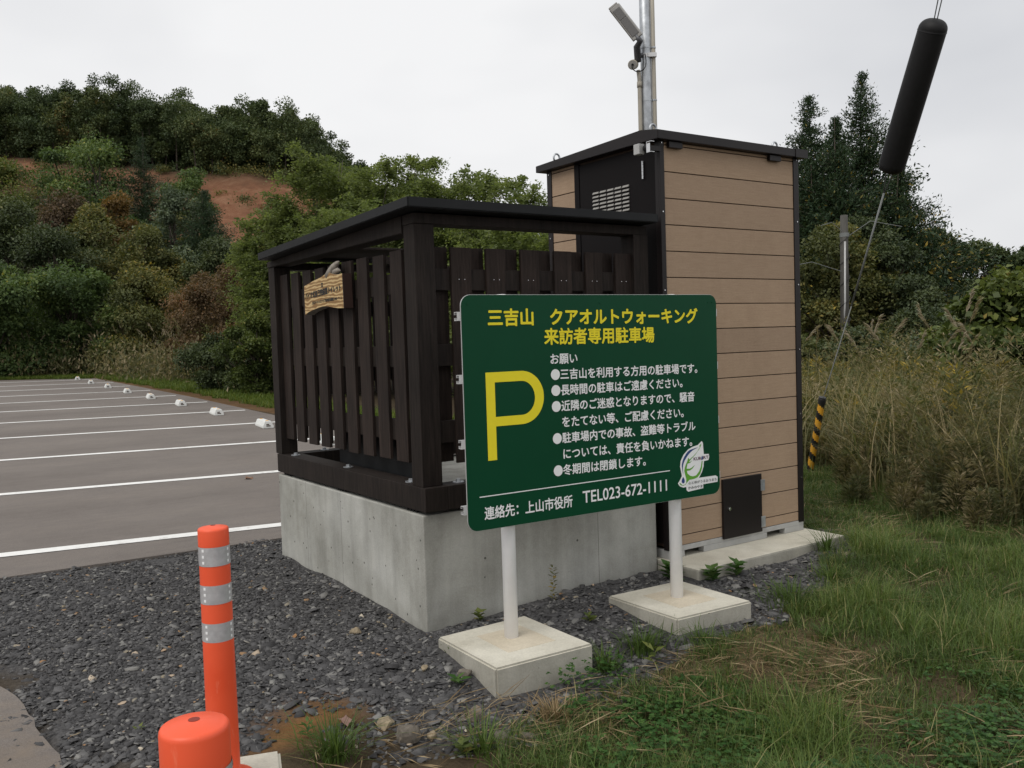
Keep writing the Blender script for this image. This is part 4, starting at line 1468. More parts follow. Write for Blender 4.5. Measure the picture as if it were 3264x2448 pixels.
def robinia(label, x, y, H, R, seed, fronds=520, k9=9, group='feathery young trees behind the shelter', low=.08):
    r = np.random.default_rng(seed)
    z0 = gz(x, y) - .05
    t = thing('locust_tree', label, 'tree', (x, y, z0), 0, group)
    segs, tips = [], []
    for i in range(5):
        ph = i * 1.257 + r.uniform(-.4, .4)
        top = np.array([R * .55 * math.cos(ph) * r.uniform(.3, 1), R * .55 * math.sin(ph) * r.uniform(.3, 1), H * r.uniform(.72, .97)])
        if i == 0:
            top = np.array([r.normal() * .1, r.normal() * .1, H * .97])
        main = bent(r, (r.normal() * .05, r.normal() * .05, 0), top, 7, .1)
        segs.append((main, .03, .006))
        for k in range(15):
            q = r.uniform(low, .99)
            j = min(int(q * 6), 5)
            p_ = np.array(main[j]) + (np.array(main[j + 1]) - np.array(main[j])) * (q * 6 - j)
            ph2 = r.uniform(0, 6.28)
            ln2 = R * (1.3 - .75 * q) * r.uniform(.4, 1.0) + .15
            e = p_ + np.array([math.cos(ph2) * ln2, math.sin(ph2) * ln2, ln2 * r.uniform(.3, .9)])
            br2 = bent(r, p_, e, 4, .1)
            segs.append((br2, .009, .003))
            tips.append((p_, e))
    V, va = [], []
    nf = fronds * 7
    pick = r.integers(0, len(tips), nf)
    qq = r.uniform(.25, 1.05, nf)
    P0 = np.array([tips[i][0] for i in pick]); P1 = np.array([tips[i][1] for i in pick])
    base = P0 + (P1 - P0) * qq[:, None]
    D_ = unit(np.stack([r.normal(size=nf), r.normal(size=nf), r.uniform(-.7, 1.5, nf)], 1))
    Lf = r.uniform(.26, .46, nf)
    tone = r.uniform(.15, .7, nf)
    side = unit(np.cross(D_, np.array([0, 0, 1.0])))
    upv = np.cross(side, D_)
    for k in range(9):
        s_ = (k + 1) / 9
        pos = base + D_ * (Lf * s_)[:, None] + np.array([0, 0, -1]) * (Lf * .55 * s_ * s_)[:, None]
        for sg in (-1, 1):
            A = side * sg + D_ * .35 + r.normal(size=(nf, 3)) * .12
            ll = Lf * .22 * (1 - .3 * abs(s_ - .5))
            V.append(leaf_quads(pos + r.normal(size=(nf, 3)) * .03, A + r.normal(size=(nf, 3)) * .35, upv + r.normal(size=(nf, 3)) * .7, ll, ll * .55, .05))
            va.append(np.clip(tone + r.normal(size=nf) * .1, 0, 1))
    trunk_mesh('trunk', t, segs, MT['bark_grey'], .03)
    quads('crown', np.concatenate(V), LEAF['robinia'], np.concatenate(va), t)
    return t


def cedar(label, x, y, H, R, seed, group='dark conifers beyond the cabin', vine=.08, dens=1.0):
    r = np.random.default_rng(seed)
    z0 = gz(x, y) - .05
    t = thing('cedar_tree', label, 'tree', (x, y, z0), 0, group)
    segs = [(bent(r, (0, 0, 0), (r.normal() * .1, r.normal() * .1, H * .985), 8, .02), .11, .008)]
    V, va = [], []
    zz = .12 * H
    while zz < H * .985:
        q = zz / H
        ln0 = R * float(np.interp(q, [.1, .3, .55, .77, .9, 1], [1.0, 1.05, .88, .48, .19, .015])) * (1.0 + .14 * math.sin(zz * 4.2 + seed)) + .03
        for k in range(r.integers(6, 9)):
            ph = r.uniform(0, 6.28)
            ln_ = ln0 * r.uniform(.55, 1.18)
            if r.random() < .1:
                ln_ *= 1.3
            h = np.array([math.cos(ph), math.sin(ph), 0])
            nn = max(4, int(ln_ / .075 * dens))
            s_ = (np.arange(nn) + r.random(nn)) / nn
            axis_ = h[None] * (ln_ * s_)[:, None] + np.array([0, 0, 1])[None] * (zz - .18 * ln_ * s_ + .32 * ln_ * s_ ** 3)[:, None]
            if ln_ > .5:
                segs.append(([(0, 0, zz), tuple(axis_[nn // 2]), tuple(axis_[-1])], .016, .005))
            for m_ in range(11):
                jit = r.normal(size=(nn, 3)) * (.05 + .10 * ln_ * .4)
                A = h[None] * .55 + r.normal(size=(nn, 3)) * .55 + np.array([0, 0, .55 if q > .6 else .1])
                N = r.normal(size=(nn, 3)) + np.array([0, 0, .6])
                lv = r.uniform(.12, .27, nn) * (1 - .62 * q)
                V.append(leaf_quads(axis_ + jit, A, N, lv, lv * .36, .03))
                va.append(np.where(r.random(nn) < vine * (1 - q) * 1.5, r.uniform(.86, 1, nn), np.clip(r.normal(.4, .2, nn), 0, .86)))
        zz += H * .016 + .04
    for k in range(26):
        pass
    trunk_mesh('trunk', t, segs, MT['bark'], .1)
    quads('crown', np.concatenate(V), LEAF['cedar'], np.concatenate(va), t)
    return t


# --- wooded ridge: one far-off mass
def forest():
    r = np.random.default_rng(5)
    V, va, TV = [], [], []
    fx, fy = np.array([.5655, .8247]), np.array([.8247, -.5655])
    n = 0
    spots = []
    for row, d0 in enumerate((92, 94.5, 97, 100, 104, 109)):
        Lq = -41.0
        while Lq < -4:
            Lq += r.uniform(.75, 1.5) * (1 if row else .8)
            d_ = d0 + r.uniform(-1.3, 1.3)
            spots.append((d_, (Lq + r.uniform(-.3, .3)) * d_ / 60, row))
    for d_, l_, row in spots:
        x, y = fx * d_ + fy * l_ + np.array([-2.005, -3.683])
        H = r.uniform(4.6, 8.2) * (1, 1, .95, .8, .7, .6)[row] + (r.uniform(0, 1.2) if r.random() < .22 else 0)
        R = r.uniform(1.3, 2.4)
        z0 = gz(x, y)
        TV.append((x, y, z0, H))
        tone = np.clip(r.normal(.38, .16), .08, .8)
        for c_ in range(19 if row >= 1 else 12):
            ph = r.uniform(0, 6.28)
            zz = r.uniform(.32, .93) if c_ < 10 else r.uniform(.03, .35)
            rr = R * math.sqrt(max(.05, 1 - ((zz - .55) / .5) ** 2)) * r.uniform(.25, .9)
            cc = np.array([x + rr * math.cos(ph), y + rr * math.sin(ph), z0 + H * zz])
            k = 290 if row > 1 else 250
            dd = unit(r.normal(size=(k, 3)))
            pos = cc + dd * (R * r.uniform(.28, .52) * r.random(k)[:, None] ** .5) * np.array([1, 1, .8])
            lv = r.uniform(.13, .30, k)
            V.append(leaf_quads(pos, dd + r.normal(size=(k, 3)) * .8, dd + np.array([0, 0, .8]) + r.normal(size=(k, 3)) * .4, lv, lv * .6))
            va.append(np.clip(tone + r.uniform(-.12, .12) + r.normal(size=k) * .13, 0, 1))
    # scrub along the top of the earth scar
    o = quads('ridge_forest', np.concatenate(V), LEAF['forest'], np.concatenate(va))
    tag(o, 'dark green wood covering the ridge above the bare red slope', 'forest', None, 'stuff')
    bm = BM()
    for x, y, z0, H in TV:
        tube(bm, [(x, y, z0 - .3), (x + r.normal() * .15, y, z0 + H * .55)], [.08, .045], 5, cap=False)
    tr = from_bm('trunks', bm, MT['bark'], o)
    tr['kind'] = 'stuff'


forest()

# --- trees on the left slope, told apart by colour and place
B = broadleaf
B('broad_tree', 'yellow green leafy tree at the far left edge below the ridge wood', 'tree', 3.6, 57.7, 10.4, 3.4, 21, 'yellowgreen', 0.187, 495, 30, .1)
B('broad_tree', 'tallest mid green tree standing in front of the bare red slope', 'tree', 10.1, 61.5, 11.6, 3.3, 22, 'green', 0.187, 450, 30, .1)
cedar('narrow dark conifer against the right flank of the tallest slope tree', 12.6, 60.2, 11.4, 2.3, 23, 'conifers on the left slope', .0, .7)
B('broad_tree', 'small round green tree right of the narrow conifer against red earth', 'tree', 14.2, 57.3, 9.4, 1.7, 24, 'green', 0.172, 390, 22, .3)
B('broad_tree', 'maroon brown tree on the left slope beneath the red earth', 'tree', 5.9, 48.4, 8.1, 2.0, 25, 'maroon', 0.156, 480, 28, .1)
B('broad_tree', 'bright orange leaved tree in the middle of the left slope', 'tree', 8.1, 44.5, 7.7, 1.5, 26, 'orange', 0.140, 480, 26, .15)
B('broad_tree', 'grey green leaved tree right of the orange one on the slope', 'tree', 9.6, 42.4, 8.1, 1.9, 27, 'greygreen', 0.140, 510, 28, .1)
cedar('dark pine with drooping boughs left of the open red earth', 11.1, 41.3, 8.2, 2.0, 28, 'conifers on the left slope', .0, .9)
B('broad_tree', 'orange brown mottled tree below the maroon tree on the slope', 'tree', 5.9, 41.1, 7.0, 2.2, 29, 'olive', 0.140, 570, 30, .05)
B('broad_tree', 'dark green tree at the left edge above the vine covered shrub', 'tree', 2.6, 41.8, 7.2, 2.5, 30, 'dark', 0.140, 600, 32, .05)
B('broad_tree', 'olive and gold tree beneath the orange tree on the slope', 'tree', 7.6, 37.5, 6.1, 2.0, 31, 'olive', 0.125, 630, 30, .05)
B('broad_tree', 'dark green tree at the lower left border of the red earth', 'tree', 9.6, 35.2, 5.6, 1.9, 32, 'dark', 0.117, 630, 30, .02)
B('broad_tree', 'very dark tree between the vine shrub and the bright green shrub', 'tree', 3.6, 37.6, 5.6, 2.0, 33, 'dark', 0.125, 600, 28, .02)
B('broad_tree', 'green tree low on the slope beside the slatted shelter roof', 'tree', 10.8, 33.2, 4.3, 1.6, 34, 'greygreen', 0.109, 570, 24, .02)
for lb, x, y, H, R, sd_, mt_ in (('olive scrub tree at the far left below the ridge wood', 2.6, 67.5, 7.2, 3.0, 131, 'olive'), ('greenish scrub tree at the left edge high on the slope', -1.0, 64.0, 8.6, 3.2, 132, 'green'),
        ('brownish scrub tree between the far left and the tallest slope tree', 6.0, 69.0, 6.3, 2.6, 133, 'maroon'), ('low olive tree under the right side of the tallest slope tree', 12.0, 52.0, 6.6, 2.0, 134, 'olive'),
        ('grey green tree left of the tallest slope tree', 7.2, 60.5, 7.5, 2.2, 135, 'greygreen'), ('reddish scrub tree at the right end of the red earth', 21.5, 58.0, 6.0, 2.2, 136, 'redbrown')):
    B('broad_tree', lb, 'tree', x, y, H, R, sd_, mt_, .18, 480, 30, .02)
r = np.random.default_rng(610)
V, va = [], []
d_ = r.uniform(62, 93, 260)
q_ = r.uniform(-.62, -.12, 260)
keep_ = (r.random(260) < .35) | (d_ > 89) | (q_ < -.42)
for a, b_ in zip(d_[keep_], q_[keep_]):
    x, y = -2.005 + .5655 * a + .8247 * a * b_, -3.683 + .8247 * a - .5655 * a * b_
    m_ = 220
    k = r.uniform(.25, 1.1)
    p_ = np.array([x, y, gz(x, y) + k * .4]) + r.normal(size=(m_, 3)) * np.array([k * .8, k * .8, k * .45])
    V.append(leaf_quads(p_, r.normal(size=(m_, 3)), r.normal(size=(m_, 3)) + np.array([0, 0, 1.0]), r.uniform(.12, .26, m_), r.uniform(.06, .14, m_)))
    va.append(np.clip(r.uniform(.1, .8) + r.normal(size=m_) * .12, 0, 1))
tag(quads('slope_scrub', np.concatenate(V), LEAF['olive'], np.concatenate(va)), 'patchy scrub dotted over the bare red slope', 'scrub', None, 'stuff')
# --- shrubs along the far side of the lot
B('shrub', 'tall vine covered green shrub at the far left edge of the lot', 'shrub', 1.2, 32.6, 3.8, 1.9, 41, 'green', 0.133, 630, 28, .0, group='shrubs around the lot')
B('shrub', 'bright green rounded shrub behind the far end of the lot', 'shrub', 3.6, 33.6, 3.9, 2.0, 42, 'green', 0.125, 690, 30, .0, group='shrubs around the lot')
B('shrub', 'dark green shrub flecked with yellow behind the wheel stops', 'shrub', 6.0, 32.0, 3.7, 1.8, 43, 'olive', 0.109, 660, 28, .0, group='shrubs around the lot')
B('shrub', 'large reddish brown shrub left of the dark shelter', 'shrub', 6.5, 22.6, 3.2, 1.6, 44, 'redbrown', 0.078, 780, 34, .04, group='shrubs around the lot')
B('shrub', 'brown shrub behind the large reddish brown one', 'shrub', 6.9, 27.2, 3.3, 1.4, 45, 'redbrown', 0.094, 630, 26, .0, group='shrubs around the lot')
B('shrub', 'slim red tinged shrub rising at the left edge of the shelter', 'shrub', 6.7, 20.1, 3.8, .75, 46, 'redbrown', 0.070, 495, 24, .2, group='shrubs around the lot')
B('shrub', 'leafy green shrub low beside the left shelter post', 'shrub', 4.85, 16.4, 1.75, .65, 47, 'kudzu', 0.070, 495, 20, .0, group='shrubs around the lot')
B('shrub', 'low dark green shrub on the verge below the reddish brown one', 'shrub', 4.75, 19.0, 1.3, .8, 48, 'dark', 0.070, 495, 20, .0, group='shrubs around the lot')
B('shrub', 'olive green shrub half hidden behind the reddish brown one', 'shrub', 7.4, 24.9, 2.7, 1.3, 49, 'olive', 0.086, 570, 24, .0, group='shrubs around the lot')
# --- feathery young trees behind the shelter
for i, (lb, x, y, H, R) in enumerate([
        ('short feathery green tree at the left end above the shelter eaves', 6.1, 19.2, 4.4, .6),
        ('feathery green tree with the leftmost tall crown above the shelter roof', 6.9, 18.4, 5.8, 1.4),
        ('tallest feathery green tree above the sloping shelter roof', 8.24, 18.7, 6.15, 1.3),
        ('feathery green tree above the peak of the shelter roof', 8.35, 16.2, 5.65, 1.25),
        ('feathery green tree just right of the shelter roof peak', 8.66, 14.7, 5.1, 1.35),
        ('lower feathery green tree above the right half of the shelter roof', 8.98, 13.3, 4.7, 1.3),
        ('lowest feathery green tree touching the toilet cabin edge', 9.1, 11.9, 4.3, 1.15),
        ('feathery green tree filling the space below the leftmost tall crown', 6.2, 15.3, 4.0, .8),
        ('feathery green tree seen through the gap under the front shelter beam', 7.3, 13.2, 4.0, 1.4),
        ('feathery green tree seen between the shelter beam and the cabin', 7.6, 10.6, 3.4, 1.2)]):
    robinia(lb, x, y, H, R, 60 + i, 560 if R > .9 else 400)
# --- conifers and trees on the right
cedar('tallest dark conifer with a sharp tip left of the black sleeve', 23.3, 13.5, 9.0, 1.95, 81)
cedar('second tallest dark conifer close to the cabin roof corner', 21.8, 14.4, 8.35, 2.0, 82)
cedar('shorter dark conifer between the two tall ones', 21.2, 12.95, 7.25, 1.35, 83)
cedar('dense dark conifer filling the gap below the second tallest one', 21.0, 13.6, 6.0, 1.5, 86)
cedar('dark conifer half hidden behind the lower end of the black sleeve', 22.9, 12.0, 5.9, 1.8, 84, vine=.2)
B('broad_tree', 'dark green tree tangled with yellow vines behind the old pole', 'tree', 17.9, 10.9, 3.5, 1.5, 85, 'olive', 0.094, 780, 30, .02)
B('broad_tree', 'dark tree with yellowing leaves right of the old pole', 'tree', 19.7, 10.8, 3.8, 1.15, 86, 'dark', 0.094, 780, 32, .02)
B('broad_tree', 'low dark green tree below the lower end of the black sleeve', 'tree', 18.6, 8.9, 2.1, .9, 87, 'dark', 0.086, 660, 26, .0)
B('broad_tree', 'left one of two rounded dark trees against the pale sky', 'tree', 30.4, 15.5, 4.45, 1.25, 88, 'forest', 0.125, 630, 30, .1)
B('broad_tree', 'right one of two rounded dark trees against the pale sky', 'tree', 33.0, 15.0, 4.2, 1.3, 89, 'forest', 0.125, 630, 30, .1)
B('broad_tree', 'dark green thicket beneath the two rounded trees', 'tree', 27.3, 12.6, 2.2, 1.5, 90, 'dark', 0.109, 630, 28, .0)
B('broad_tree', 'dark tree just entering at the right edge of the picture', 'tree', 25.2, 9.2, 3.4, .8, 91, 'forest', 0.101, 570, 20, .2)
B('shrub', 'large leaved vine covered bush at the right edge', 'shrub', 9.95, 2.15, 1.7, .95, 92, 'kudzu', 0.094, 540, 26, .0, group='bushes on the right', wd=.9)
B('shrub', 'low vine leaves spilling left of the large leaved bush', 'shrub', 10.6, 3.5, 1.0, .7, 93, 'kudzu', 0.086, 390, 18, .0, group='bushes on the right', wd=.9)
B('shrub', 'small bright red orange sumac between the dark thickets', 'shrub', 18.4, 7.7, 1.3, .55, 94, 'sumac', 0.078, 180, 12, .5, group='bushes on the right')
B('shrub', 'dark green brush right of the foot of the old pole', 'shrub', 11.2, 5.4, .95, .8, 95, 'dark', 0.070, 630, 26, .0, group='bushes on the right')
B('shrub', 'tangled green brush between cabin edge and old pole', 'shrub', 10.2, 6.0, 1.05, .7, 96, 'olive', 0.062, 630, 26, .0, group='bushes on the right')
B('shrub', 'broad dark brush in front of the rounded trees', 'shrub', 15.0, 6.5, 1.25, 1.2, 97, 'dark', 0.078, 630, 26, .0, group='bushes on the right')
B('shrub', 'grey green brush behind the seed plumes on the right', 'shrub', 11.6, 3.9, 1.0, .9, 98, 'greygreen', 0.062, 570, 22, .0, group='bushes on the right')


# --- blades: grass, straw, reeds
def blades(x, y, z, h, az, bend, wd, r, segs=3):
    """Tapered bending blades as strips of quads."""
    n = len(x)
    hd = np.stack([np.cos(az), np.sin(az), np.zeros(n)], 1)
    sd_ = np.stack([-np.sin(az), np.cos(az), np.zeros(n)], 1)
    base = np.stack([x, y, z], 1)
    ts = np.linspace(0, 1, segs + 1)
    rows = []
    for t in ts:
        p_ = base + np.array([0, 0, 1]) * (h * (t - .55 * bend * t * t))[:, None] + hd * (h * bend * .95 * t * t)[:, None]
        w_ = (wd * (1 - t ** 1.6 * .93) * .5)[:, None]
        rows.append((p_ - sd_ * w_, p_ + sd_ * w_))
    out = []
    for i in range(segs):
        out.append(np.stack([rows[i][0], rows[i][1], rows[i + 1][1], rows[i + 1][0]], 1))
    return np.stack(out, 1).reshape(-1, 3), segs


GRASS = [(-.55, -1.22), (-.15, -.98), (.06, -.95), (.42, -1.06), (.68, -1.04), (.92, -1.0), (1.32, -.93), (1.7, -.75), (2.06, -.6), (2.45, -.45), (2.78, -.30), (2.82, .1), (2.85, 1.0), (5.2, 1.8), (5.6, .2), (5.2, -1.5), (4.5, -3.2), (2.5, -3.6), (.6, -3.2), (-.4, -2.2)]
STRAW = [(.55, -.98), (.84, -.98), (1.25, -.93), (1.42, -1.2), (1.3, -1.55), (.95, -1.75), (.62, -1.66), (.34, -1.4), (.2, -1.05)]


def scatter(poly, dens, r):
    xs, ys = zip(*poly)
    a = (max(xs) - min(xs)) * (max(ys) - min(ys))
    n = int(a * dens)
    x = r.uniform(min(xs), max(xs), n)
    y = r.uniform(min(ys), max(ys), n)
    k = inpoly(x + (vnoise(x, y, 5, 21) - .5) * .3, y + (vnoise(x, y, 5, 22) - .5) * .3, poly)
    return x[k], y[k]


def clear_of_blocks(x, y):
    k = np.ones(len(x), bool)
    for x0, x1, y0, y1 in ((-.16, .38, -.81, -.28), (.81, 1.31, -.84, -.31), (1.40, 2.75, -.325, 1.26), (-.02, 1.49, -.02, 1.92), (-1.5, -1.12, -1.45, -1.06)):
        k &= ~((x > x0) & (x < x1) & (y > y0) & (y < y1))
    return k


r = np.random.default_rng(100)
x, y = scatter(GRASS, 16500, r)
k = clear_of_blocks(x, y)
pat = np.clip(vnoise(x, y, 1.6, 31) * .7 + (vnoise(x, y, 4.4, 35) - .5) * .7 + .15, 0, 1)
fine_ = vnoise(x, y, 6, 32) * .6 + vnoise(x, y, 14, 33) * .4
st = inpoly(x + (vnoise(x, y, 4, 23) - .5) * .35, y + (vnoise(x, y, 4, 24) - .5) * .35, STRAW)
k &= (r.random(len(x)) < np.where(st, .62, .34 + .66 * sm((fine_ - .25) / .35)))
x, y, pat, fine_ = x[k], y[k], pat[k], fine_[k]
n = len(x)
h = r.uniform(.03, .13, n) * (.45 + .95 * pat) * (.45 + 1.0 * fine_) * np.where(r.random(n) < .06, 1.8, 1)
V, s_ = blades(x, y, ground(x, y) - .012, h, r.uniform(0, 6.28, n), r.uniform(.2, 1.1, n), r.uniform(.0022, .005, n), r)
dead = r.random(n) < (.07 + .13 * (pat < .35))
va = np.where(dead, r.uniform(.93, 1.0, n), np.clip(.05 + .60 * pat + r.normal(size=n) * .17, 0, .9))
tag(quads('grass', V, LEAF['grass'], np.repeat(va, s_)), 'short green grass covering the slope in the right foreground', 'grass', None, 'stuff')

# dead straw lying about
x, y = scatter(STRAW, 1350, r)
k = r.random(len(x)) < sm((vnoise(x, y, 3.2, 61) - .22) / .3)
x, y = x[k], y[k]
x2, y2 = scatter(GRASS, 480, r)
k = r.random(len(x2)) < sm((vnoise(x2, y2, 2.4, 62) - .5) / .25)
x2, y2 = x2[k], y2[k]
x3, y3 = scatter([(-1.0, -1.0), (-.6, -.75), (-.1, -.82), (.45, -.85), (.4, -1.3), (-.2, -1.4), (-.55, -1.2)], 520, r)
x, y = np.concatenate([x, x2, x3]), np.concatenate([y, y2, y3])
k = clear_of_blocks(x, y)
x, y = x[k], y[k]
n = len(x)
az = vnoise(x, y, 2.2, 63) * 7 + r.normal(0, .7, n)
Ls_ = r.uniform(.05, .22, n)
tilt = np.abs(r.normal(.10, .16, n))
A = np.stack([np.cos(az) * np.cos(tilt), np.sin(az) * np.cos(tilt), np.sin(tilt)], 1)
C_ = np.stack([x, y, ground(x, y) + r.uniform(.004, .035, n)], 1)
V = leaf_quads(C_, A, np.array([0, 0, 1.0]) + r.normal(size=(n, 3)) * .5, Ls_, r.uniform(.002, .0048, n), .04)
tag(quads('straw', V, LEAF['straw'], r.random(n)), 'dead tan straw matted on the slope in front of the right footing', 'straw', None, 'stuff')

# clover and low broad leaves
def clover(poly, dens, name, label, mat, r, hi=.05, lf=.013):
    x, y = scatter(poly, dens, r)
    k = clear_of_blocks(x, y) & (r.random(len(x)) < sm((vnoise(x, y, 3.1, 41) * .6 + vnoise(x, y, 9, 42) * .4 - .30) / .35))
    x, y = x[k], y[k]
    n = len(x)
    z = ground(x, y) + r.uniform(.01, hi, n) * (.5 + vnoise(x, y, 3, 43))
    V, va = [], []
    a0 = r.uniform(0, 6.28, n)
    tone = r.random(n)
    for j in range(3):
        a = a0 + j * 2.094
        A = np.stack([np.cos(a), np.sin(a), r.uniform(-.15, .35, n)], 1)
        lv = lf * r.uniform(.7, 1.35, n)
        V.append(leaf_quads(np.stack([x, y, z], 1), A, np.array([0, 0, 1.0]) + r.normal(size=(n, 3)) * .25, lv, lv * 1.05, .12))
        va.append(np.clip(tone * .8 + r.normal(size=n) * .08, 0, 1))
    tag(quads(name, np.concatenate(V), LEAF[mat], np.concatenate(va)), label, 'clover', None, 'stuff')


clover([(-.3, -1.25), (.05, -1.0), (.42, -1.2), (.5, -1.5), (1.0, -1.9), (1.6, -1.7), (2.6, -1.6), (3.2, -2.2), (2.2, -3.2), (.4, -2.9), (-.2, -1.9)], 5600, 'clover', 'low clover leaves spread through the foreground grass', 'clover', r, .06, .0135)
clover([(.1, -.78), (.45, -.75), (.42, -1.0), (.08, -.98)], 2600, 'clover', 'clump of clover leaning on the front of the left footing', 'clover', r, .11, .014)


def tuft(label, x, y, n, h, spread_, seed, mat='grass', lo=.05, hi=.6, wd=.006):
    r = np.random.default_rng(seed)
    a = r.uniform(0, 6.28, n)
    q = np.abs(r.normal(0, spread_ * .35, n))
    z0 = gz(x, y)
    V, s_ = blades(q * np.cos(a), q * np.sin(a), np.full(n, -.01), h * r.uniform(.45, 1.1, n), a + r.normal(size=n) * .4, r.uniform(.25, 1.0, n), wd * r.uniform(.6, 1.2, n), r, 4)
    o = quads('grass_tuft', V, LEAF[mat], np.repeat(np.clip(r.uniform(lo, hi, n), 0, 1), s_))
    o.location = (x, y, z0)
    tag(o, label, 'grass tuft', 'grass tufts at the gravel edge')


tuft('dark green grass tuft at the bottom edge right of the farther bollard', -.87, -.93, 170, .22, .16, 1)
tuft('grass tuft at the bottom edge among the grey rocks', -.42, -1.14, 150, .17, .16, 2, hi=.75)
tuft('grass tuft growing at the right end of the left footing', .40, -.80, 110, .15, .12, 3, hi=.7)
tuft('bushy dark tuft in front of the right footing corner', .62, -.80, 200, .15, .17, 4)
tuft('smaller tuft right below the front corner of the right footing', .86, -.92, 150, .12, .15, 5)
tuft('wide green tuft on slate to the right of the right footing', 1.62, -.78, 260, .14, .30, 6)
tuft('green tuft in the middle of the straw patch', 1.32, -1.22, 110, .11, .14, 7)
tuft('upright tuft growing against the slab front near its right end', 2.47, -.38, 80, .22, .10, 8, hi=.5)
tuft('grass tuft above the slate on the upper right of the gravel', 2.05, -.70, 150, .15, .2, 9, hi=.7)
tuft('pale bleached tuft left of the grey rocks at the bottom', -.06, -1.06, 120, .14, .14, 10, 'straw', .2, .8)
tuft('thin sprout of grass on the left edge of the left footing', -.10, -.37, 16, .08, .04, 11)


def rosette(label, x, y, n, L, seed, mat='clover', rise=.35, wd=.45, z=None):
    r = np.random.default_rng(seed)
    V, va = [], []
    a = np.arange(n) * 2.39996 + r.uniform(-.2, .2, n)
    hh = np.linspace(0, L * 1.1 * rise, n)
    A = np.stack([np.cos(a), np.sin(a), r.uniform(.05, .6, n)], 1)
    lv = L * r.uniform(.6, 1.1, n)
    C0 = np.stack([np.zeros(n), np.zeros(n), hh + .006], 1)
    N = np.array([0, 0, 1.0]) + r.normal(size=(n, 3)) * .15
    V = leaf_quads(C0, A, N, lv, lv * wd, .1)
    o = quads('weed', V, LEAF[mat], r.uniform(.3, 1, n))
    o.location = (x, y, gz(x, y) if z is None else z)
    tag(o, label, 'weed', 'small weeds on the gravel')


rosette('small weed rosette on slate left of the left footing', -.22, -.64, 9, .055, 1)
rosette('round leaved weed at the bottom edge beside the large rock', -.50, -1.13, 14, .045, 2, 'kudzu', .9, .8)
rosette('leafy weed in the corner between concrete base and slab', 1.36, -.22, 26, .085, 3, 'clover', .8, .6)
rosette('leafy weed against the slab just right of the right sign post', 1.52, -.36, 22, .07, 4, 'clover', .8, .6)
rosette('weed against the slab front between sign post and hatch', 1.70, -.36, 20, .07, 5, 'clover', .9, .6)
rosette('tall thin weed in front of the concrete base between the sign posts', .68, -.08, 26, .035, 6, 'olive', 4.5, .5)
rosette('small green weed behind the left sign post against the concrete', .25, -.06, 16, .045, 7, 'kudzu', .9, .7)
rosette('small weed with thin leaves on the ochre soil', -.88, -.73, 12, .05, 8, 'clover', .9, .35)
rosette('yellow green sprout in the straw right of the left footing', .56, -.93, 8, .06, 9, 'kudzu', 1.0, .5)
rosette('tiny light weed on slate left of the farther bollard', -1.35, -.35, 6, .03, 10, 'kudzu', .3, .4)
rosette('green sprig on the slate between the two footings', .62, -.43, 9, .05, 11, 'kudzu', .5, .5)

# dead leaves
def dead_leaf(label, x, y, L, wd, seed, mat, z, rz):
    bm = BM()
    r = np.random.default_rng(seed)
    n = 14
    top = [bm.verts.new((L * (t - .5), wd * math.sin(math.pi * t) ** .8 * (1 + .15 * math.sin(19 * t)), .012 * math.sin(5 * t) + .010)) for t in np.linspace(.02, .98, n)]
    mid = [bm.verts.new((L * (t - .5), 0, .004 + .006 * t)) for t in np.linspace(.02, .98, n)]
    bot = [bm.verts.new((L * (t - .5), -wd * math.sin(math.pi * t) ** .8 * (1 + .15 * math.sin(17 * t + 1)), .012 * math.cos(4 * t) + .008)) for t in np.linspace(.02, .98, n)]
    for i in range(n - 1):
        bm.faces.new((top[i], mid[i], mid[i + 1], top[i + 1]))
        bm.faces.new((mid[i], bot[i], bot[i + 1], mid[i + 1]))
    o = from_bm('dead_leaf', bm, mat, smooth=True)
    o.location = (x, y, z)
    o.rotation_euler = (.1, -.1, rz)
    tag(o, label, 'dead leaf')


dead_leaf('large curled pinkish brown leaf on the ochre soil', -.73, -.72, .085, .034, 1, simple('pinkish_dead_leaf', (.25, .15, .12), .8), gz(-.73, -.72) + .015, 1.2)
dead_leaf('small brown leaf lying alone on the asphalt between two lines', .796, 4.911, .09, .03, 2, simple('brown_dead_leaf', (.22, .12, .07), .8), lot_z(.8, 4.9) + .004, .4)

